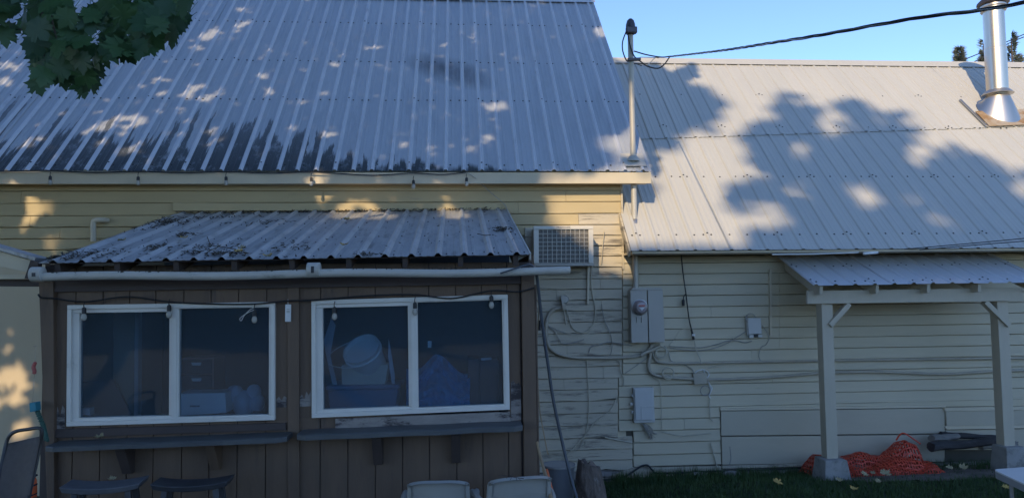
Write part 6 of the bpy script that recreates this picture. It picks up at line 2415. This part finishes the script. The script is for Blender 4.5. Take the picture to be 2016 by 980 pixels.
# unseen foliage row added to shade the ground and darken the pane reflections
hg = thing('added_hedge', (0, -14, -0.1), 'tall unseen row of dense foliage added to shade the yard and darken the lean-to panes', 'added_hedge')
nh = 26000
hp_ = np.stack([RNG.uniform(-22, 20, nh), -14+RNG.normal(0, 0.5, nh), RNG.uniform(0, 1, nh)], 1)
hp_[:, 2] = hp_[:, 2]*(5.2+0.9*np.sin(hp_[:, 0]*0.9)+0.5*np.sin(hp_[:, 0]*2.3))
leaf_mass('foliage', hg, 'shade_leaf', hp_, RNG.uniform(0.3, 0.55, nh))
for i in range(12):
    x_ = -20+i*3.4
    trunk(hg, [Vector((x_, -14, -0.1)), Vector((x_+jit(0.3), -14, 2.2)), Vector((x_+jit(0.4), -14, 4.5))], (0.09, 0.03), n=7, name='stem')


# conifers beyond the annex ridge
def conifer(apex, hgt, rad_, n, label, openness=0.0):
    a = P(apex[0], apex[1], apex[2])
    t = thing('conifer', (a.x, a.y, a.z-hgt), label, 'tree', 'conifers beyond the annex ridge')
    base = Vector((a.x, a.y, a.z-hgt))
    mb = MB()
    mb.tube([base, a-Vector((0, 0, 0.3))], [hgt*0.02, 0.03], 8)
    mb.build('trunk', 'bark', t)
    vv, ff = [], []
    rs = random.Random(int(apex[0]))
    k = 0
    while k < n:
        h_ = rs.random()**0.8
        lim = rad_*(0.10+0.90*h_)*(0.7+0.5*mnoise.noise(Vector((h_*9, apex[0], 0))))
        ang = rs.uniform(0, 6.283)
        if openness and mnoise.noise(Vector((math.cos(ang)*1.3, h_*7, apex[0]+math.sin(ang)*1.3))) < openness-0.2:
            k += 0.3
            continue
        r_ = lim*math.sqrt(rs.random())
        c = a+Vector((r_*math.cos(ang), r_*math.sin(ang), -hgt*0.75*h_-0.12*r_))
        d_ = Vector((math.cos(ang), math.sin(ang), rs.uniform(-0.2, 0.7))).normalized()
        s_ = d_.orthogonal().normalized()
        s_ = (Matrix.Rotation(rs.uniform(0, 6.28), 3, d_) @ s_)
        L_ = rs.uniform(0.16, 0.38)
        w_ = rs.uniform(0.015, 0.045)
        i0 = len(vv)
        vv += [c-s_*w_, c+s_*w_, c+d_*L_]
        ff.append((i0, i0+1, i0+2))
        k += 1
    mb = MB()
    mb.add(vv, ff)
    mb.build('crown', 'needle', t, kind='stuff')


conifer((1888, 93, 45), 8.0, 1.5, 8000, 'small pointed conifer top showing over the annex ridge left of the stove pipe')
conifer((1936, 78, 46), 9.0, 1.7, 7000, 'conifer mostly hidden behind the stove pipe on the annex ridge', 0.25)
conifer((1990, 66, 44), 10.0, 2.3, 14000, 'broad open pine top right of the stove pipe over the annex ridge', 0.35)
conifer((2040, 80, 47), 9.0, 2.2, 9000, 'pine top at the far right edge beyond the annex ridge', 0.3)

# ------------------------------------------------------------------ fallen leaves and litter
FL = []
for i in range(4):
    me = bpy.data.meshes.new('fallen_leaf')
    rs = random.Random(40+i)
    out = [(0, 0)]+[(x*rs.uniform(0.85, 1.1), y*rs.uniform(0.85, 1.1)) for x, y in MAPLE2]
    vv = [(x*0.10, y*0.10, 0.012+0.10*(x*x*rs.uniform(0.3, 1.4)+y*y*rs.uniform(-0.2, 1.2))) for x, y in out]
    n = len(out)-1
    me.from_pydata(vv, [], [(0, 1+k, 1+(k+1) % n) for k in range(n)])
    me.materials.append(MT['fallen_y' if i == 3 else 'fallen'])
    me.shade_smooth()
    FL.append(me)


def fallen(pos, nrm, rz, s, k, label, group):
    o = bpy.data.objects.new('fallen_leaf', FL[k])
    COL.objects.link(o)
    q = Vector(nrm).to_track_quat('Z', 'Y').to_matrix().to_4x4()
    o.matrix_world = Matrix.Translation(pos) @ q @ Matrix.Rotation(rz, 4, 'Z') @ Matrix.Scale(s, 4)
    return tag(o, label, 'leaf', group)


GL = 'fallen leaves on the lawn'
for (x, y, k, s, lb) in ((1530, 965, 3, 1.0, 'curled tan leaf on the grass at the bottom edge left of the porch post'), (1681, 928, 0, 0.9, 'pale leaf stuck upright between the post footing and the loose block'),
                         (1702, 941, 1, 0.9, 'pale leaf on the grass straight below the loose concrete block'), (1718, 932, 2, 0.6, 'small pale leaf at the right end of the loose concrete block'),
                         (1743, 941, 0, 1.2, 'broadest pale leaf on the grass below the orange netting'), (1729, 958, 1, 0.7, 'small leaf low on the grass below the broadest pale leaf'),
                         (1870, 927, 2, 0.8, 'left of two pale leaves on the grass between netting and white table'), (1896, 927, 0, 1.0, 'right of two pale leaves on the grass between netting and white table'),
                         (1962, 914, 1, 0.8, 'pale leaf just above the white table corner by the right footing'), (1973, 954, 2, 1.1, 'pale leaf on the grass under the white table edge'),
                         (1980, 975, 3, 0.7, 'tan leaf at the bottom right beneath the white table'), (1652, 955, 2, 0.7, 'greenish leaf on the grass below the left footing block'),
                         (1681, 975, 3, 0.8, 'tan leaf at the bottom edge below the left footing block')):
    c = PZ(x, y, 0.02)
    c.z = gz(c.x, c.y)+0.055
    fallen(c, (jit(0.3), -0.35+jit(0.2), 1), random.uniform(0, 6), s, k, lb, GL)
GR = 'fallen leaves on the lean-to roof'
RL = ((362, 470, 3, 'orange leaf lying high on the left part of the lean-to roof'), (470, 497, 3, 'orange leaf beside the dark twig clump mid lean-to roof'), (476, 490, 0, 'small tan leaf just above the dark twig clump'),
      (528, 506, 3, 'yellow leaf near the lower lip of the lean-to roof'), (678, 484, 3, 'yellowish leaf alone mid way along the lean-to roof'), (240, 475, 0, 'tan leaf in the left quarter of the lean-to roof'),
      (683, 433, 3, 'yellow leaf caught at the top edge of the lean-to roof'), (335, 430, 0, 'tan leaf in the dark litter at the upper left of the lean-to roof'))
for (x, y, k, lb) in RL:
    c = PP(x, y, eL+SHN*0.03, SHN)
    fallen(c, SHN, random.uniform(0, 6), 0.75, k, lb, GR)
c = P(196, 866, YC+0.05)
fallen(c+Vector((0, 0, 0.02)), (0, -0.3, 1), 1.0, 0.7, 0, 'greenish tan leaf lying on the left counter shelf', None)
c = PZ(222, 944, 0.835)
fallen(c, (0, -0.2, 1), 2.0, 0.6, 0, 'small tan leaf lying on the seat of the dusty stool', None)
mb = MB()
vv, ff = [], []


def scrap(c, n, sx, sy, big=1.0):
    for _ in range(n):
        a_, b_ = random.gauss(0, sx), random.gauss(0, sy)
        q = c+ud*a_+vd*b_+SHN*random.uniform(0.004, 0.03)
        t_ = (q-eL)
        if not (0.02 < t_.dot(ud) < SW-0.02 and 0.0 < t_.dot(vd) < vlen):
            continue
        w = random.uniform(0.012, 0.04)*big
        an = random.uniform(0, 6.28)
        d1 = ud*math.cos(an)+vd*math.sin(an)
        d2 = ud*-math.sin(an)+vd*math.cos(an)
        i0 = len(vv)
        vv.extend([q-d1*w, q+d2*w*random.uniform(0.15, 0.5)+SHN*jit(0.01), q+d1*w+SHN*random.uniform(0, 0.02), q-d2*w*random.uniform(0.1, 0.4)])
        ff.append((i0, i0+1, i0+2, i0+3))


for (x, y, n, sx, sy) in ((322, 440, 170, 0.14, 0.10), (310, 490, 60, 0.09, 0.06), (315, 437, 60, 0.2, 0.12), (365, 465, 50, 0.06, 0.05), (445, 502, 120, 0.10, 0.06), (388, 500, 60, 0.10, 0.06), (420, 487, 40, 0.12, 0.05), (145, 505, 140, 0.18, 0.10), (105, 512, 120, 0.12, 0.06), (200, 500, 60, 0.3, 0.12), (714, 503, 40, 0.07, 0.05), (990, 454, 90, 0.05, 0.07), (260, 450, 90, 0.25, 0.2), (410, 430, 120, 0.35, 0.08), (525, 440, 40, 0.2, 0.1), (580, 490, 60, 0.15, 0.2)):
    scrap(PP(x, y, eL, SHN), n, sx, sy)
for i in range(170):      # thin scatter, and a dense line along the top edge
    scrap(eL+ud*random.uniform(0, SW)+vd*random.uniform(0, vlen), 1, 0.02, 0.02, 0.6)
for i in range(620):
    uu = RNG.beta(1.2, 1.4)*SW
    scrap(eL+ud*uu+vd*(vlen-abs(random.gauss(0, 0.07))), 1, 0.01, 0.01, 1.0)
mb.add(vv, ff)
o = mb.build('leaf_litter', 'litter', None, kind='stuff')
tag(o, 'dark leaf and twig litter scattered over the lean-to roof')
for q, lb in (([(408, 466), (416, 482), (440, 486), (465, 491)], 'thin forked twig lying mid way on the left half of the lean-to roof'), ([(940, 460), (955, 463), (966, 462)], 'short bent twig near the right end of the lean-to roof')):
    pp_ = [PP(x, y, eL+SHN*0.03, SHN) for x, y in q]
    mb = MB()
    mb.tube(spline(pp_, 4), 0.004, 5)
    o = mb.build('twig', 'litter', None, base=pp_[0])
    tag(o, lb, 'twig')
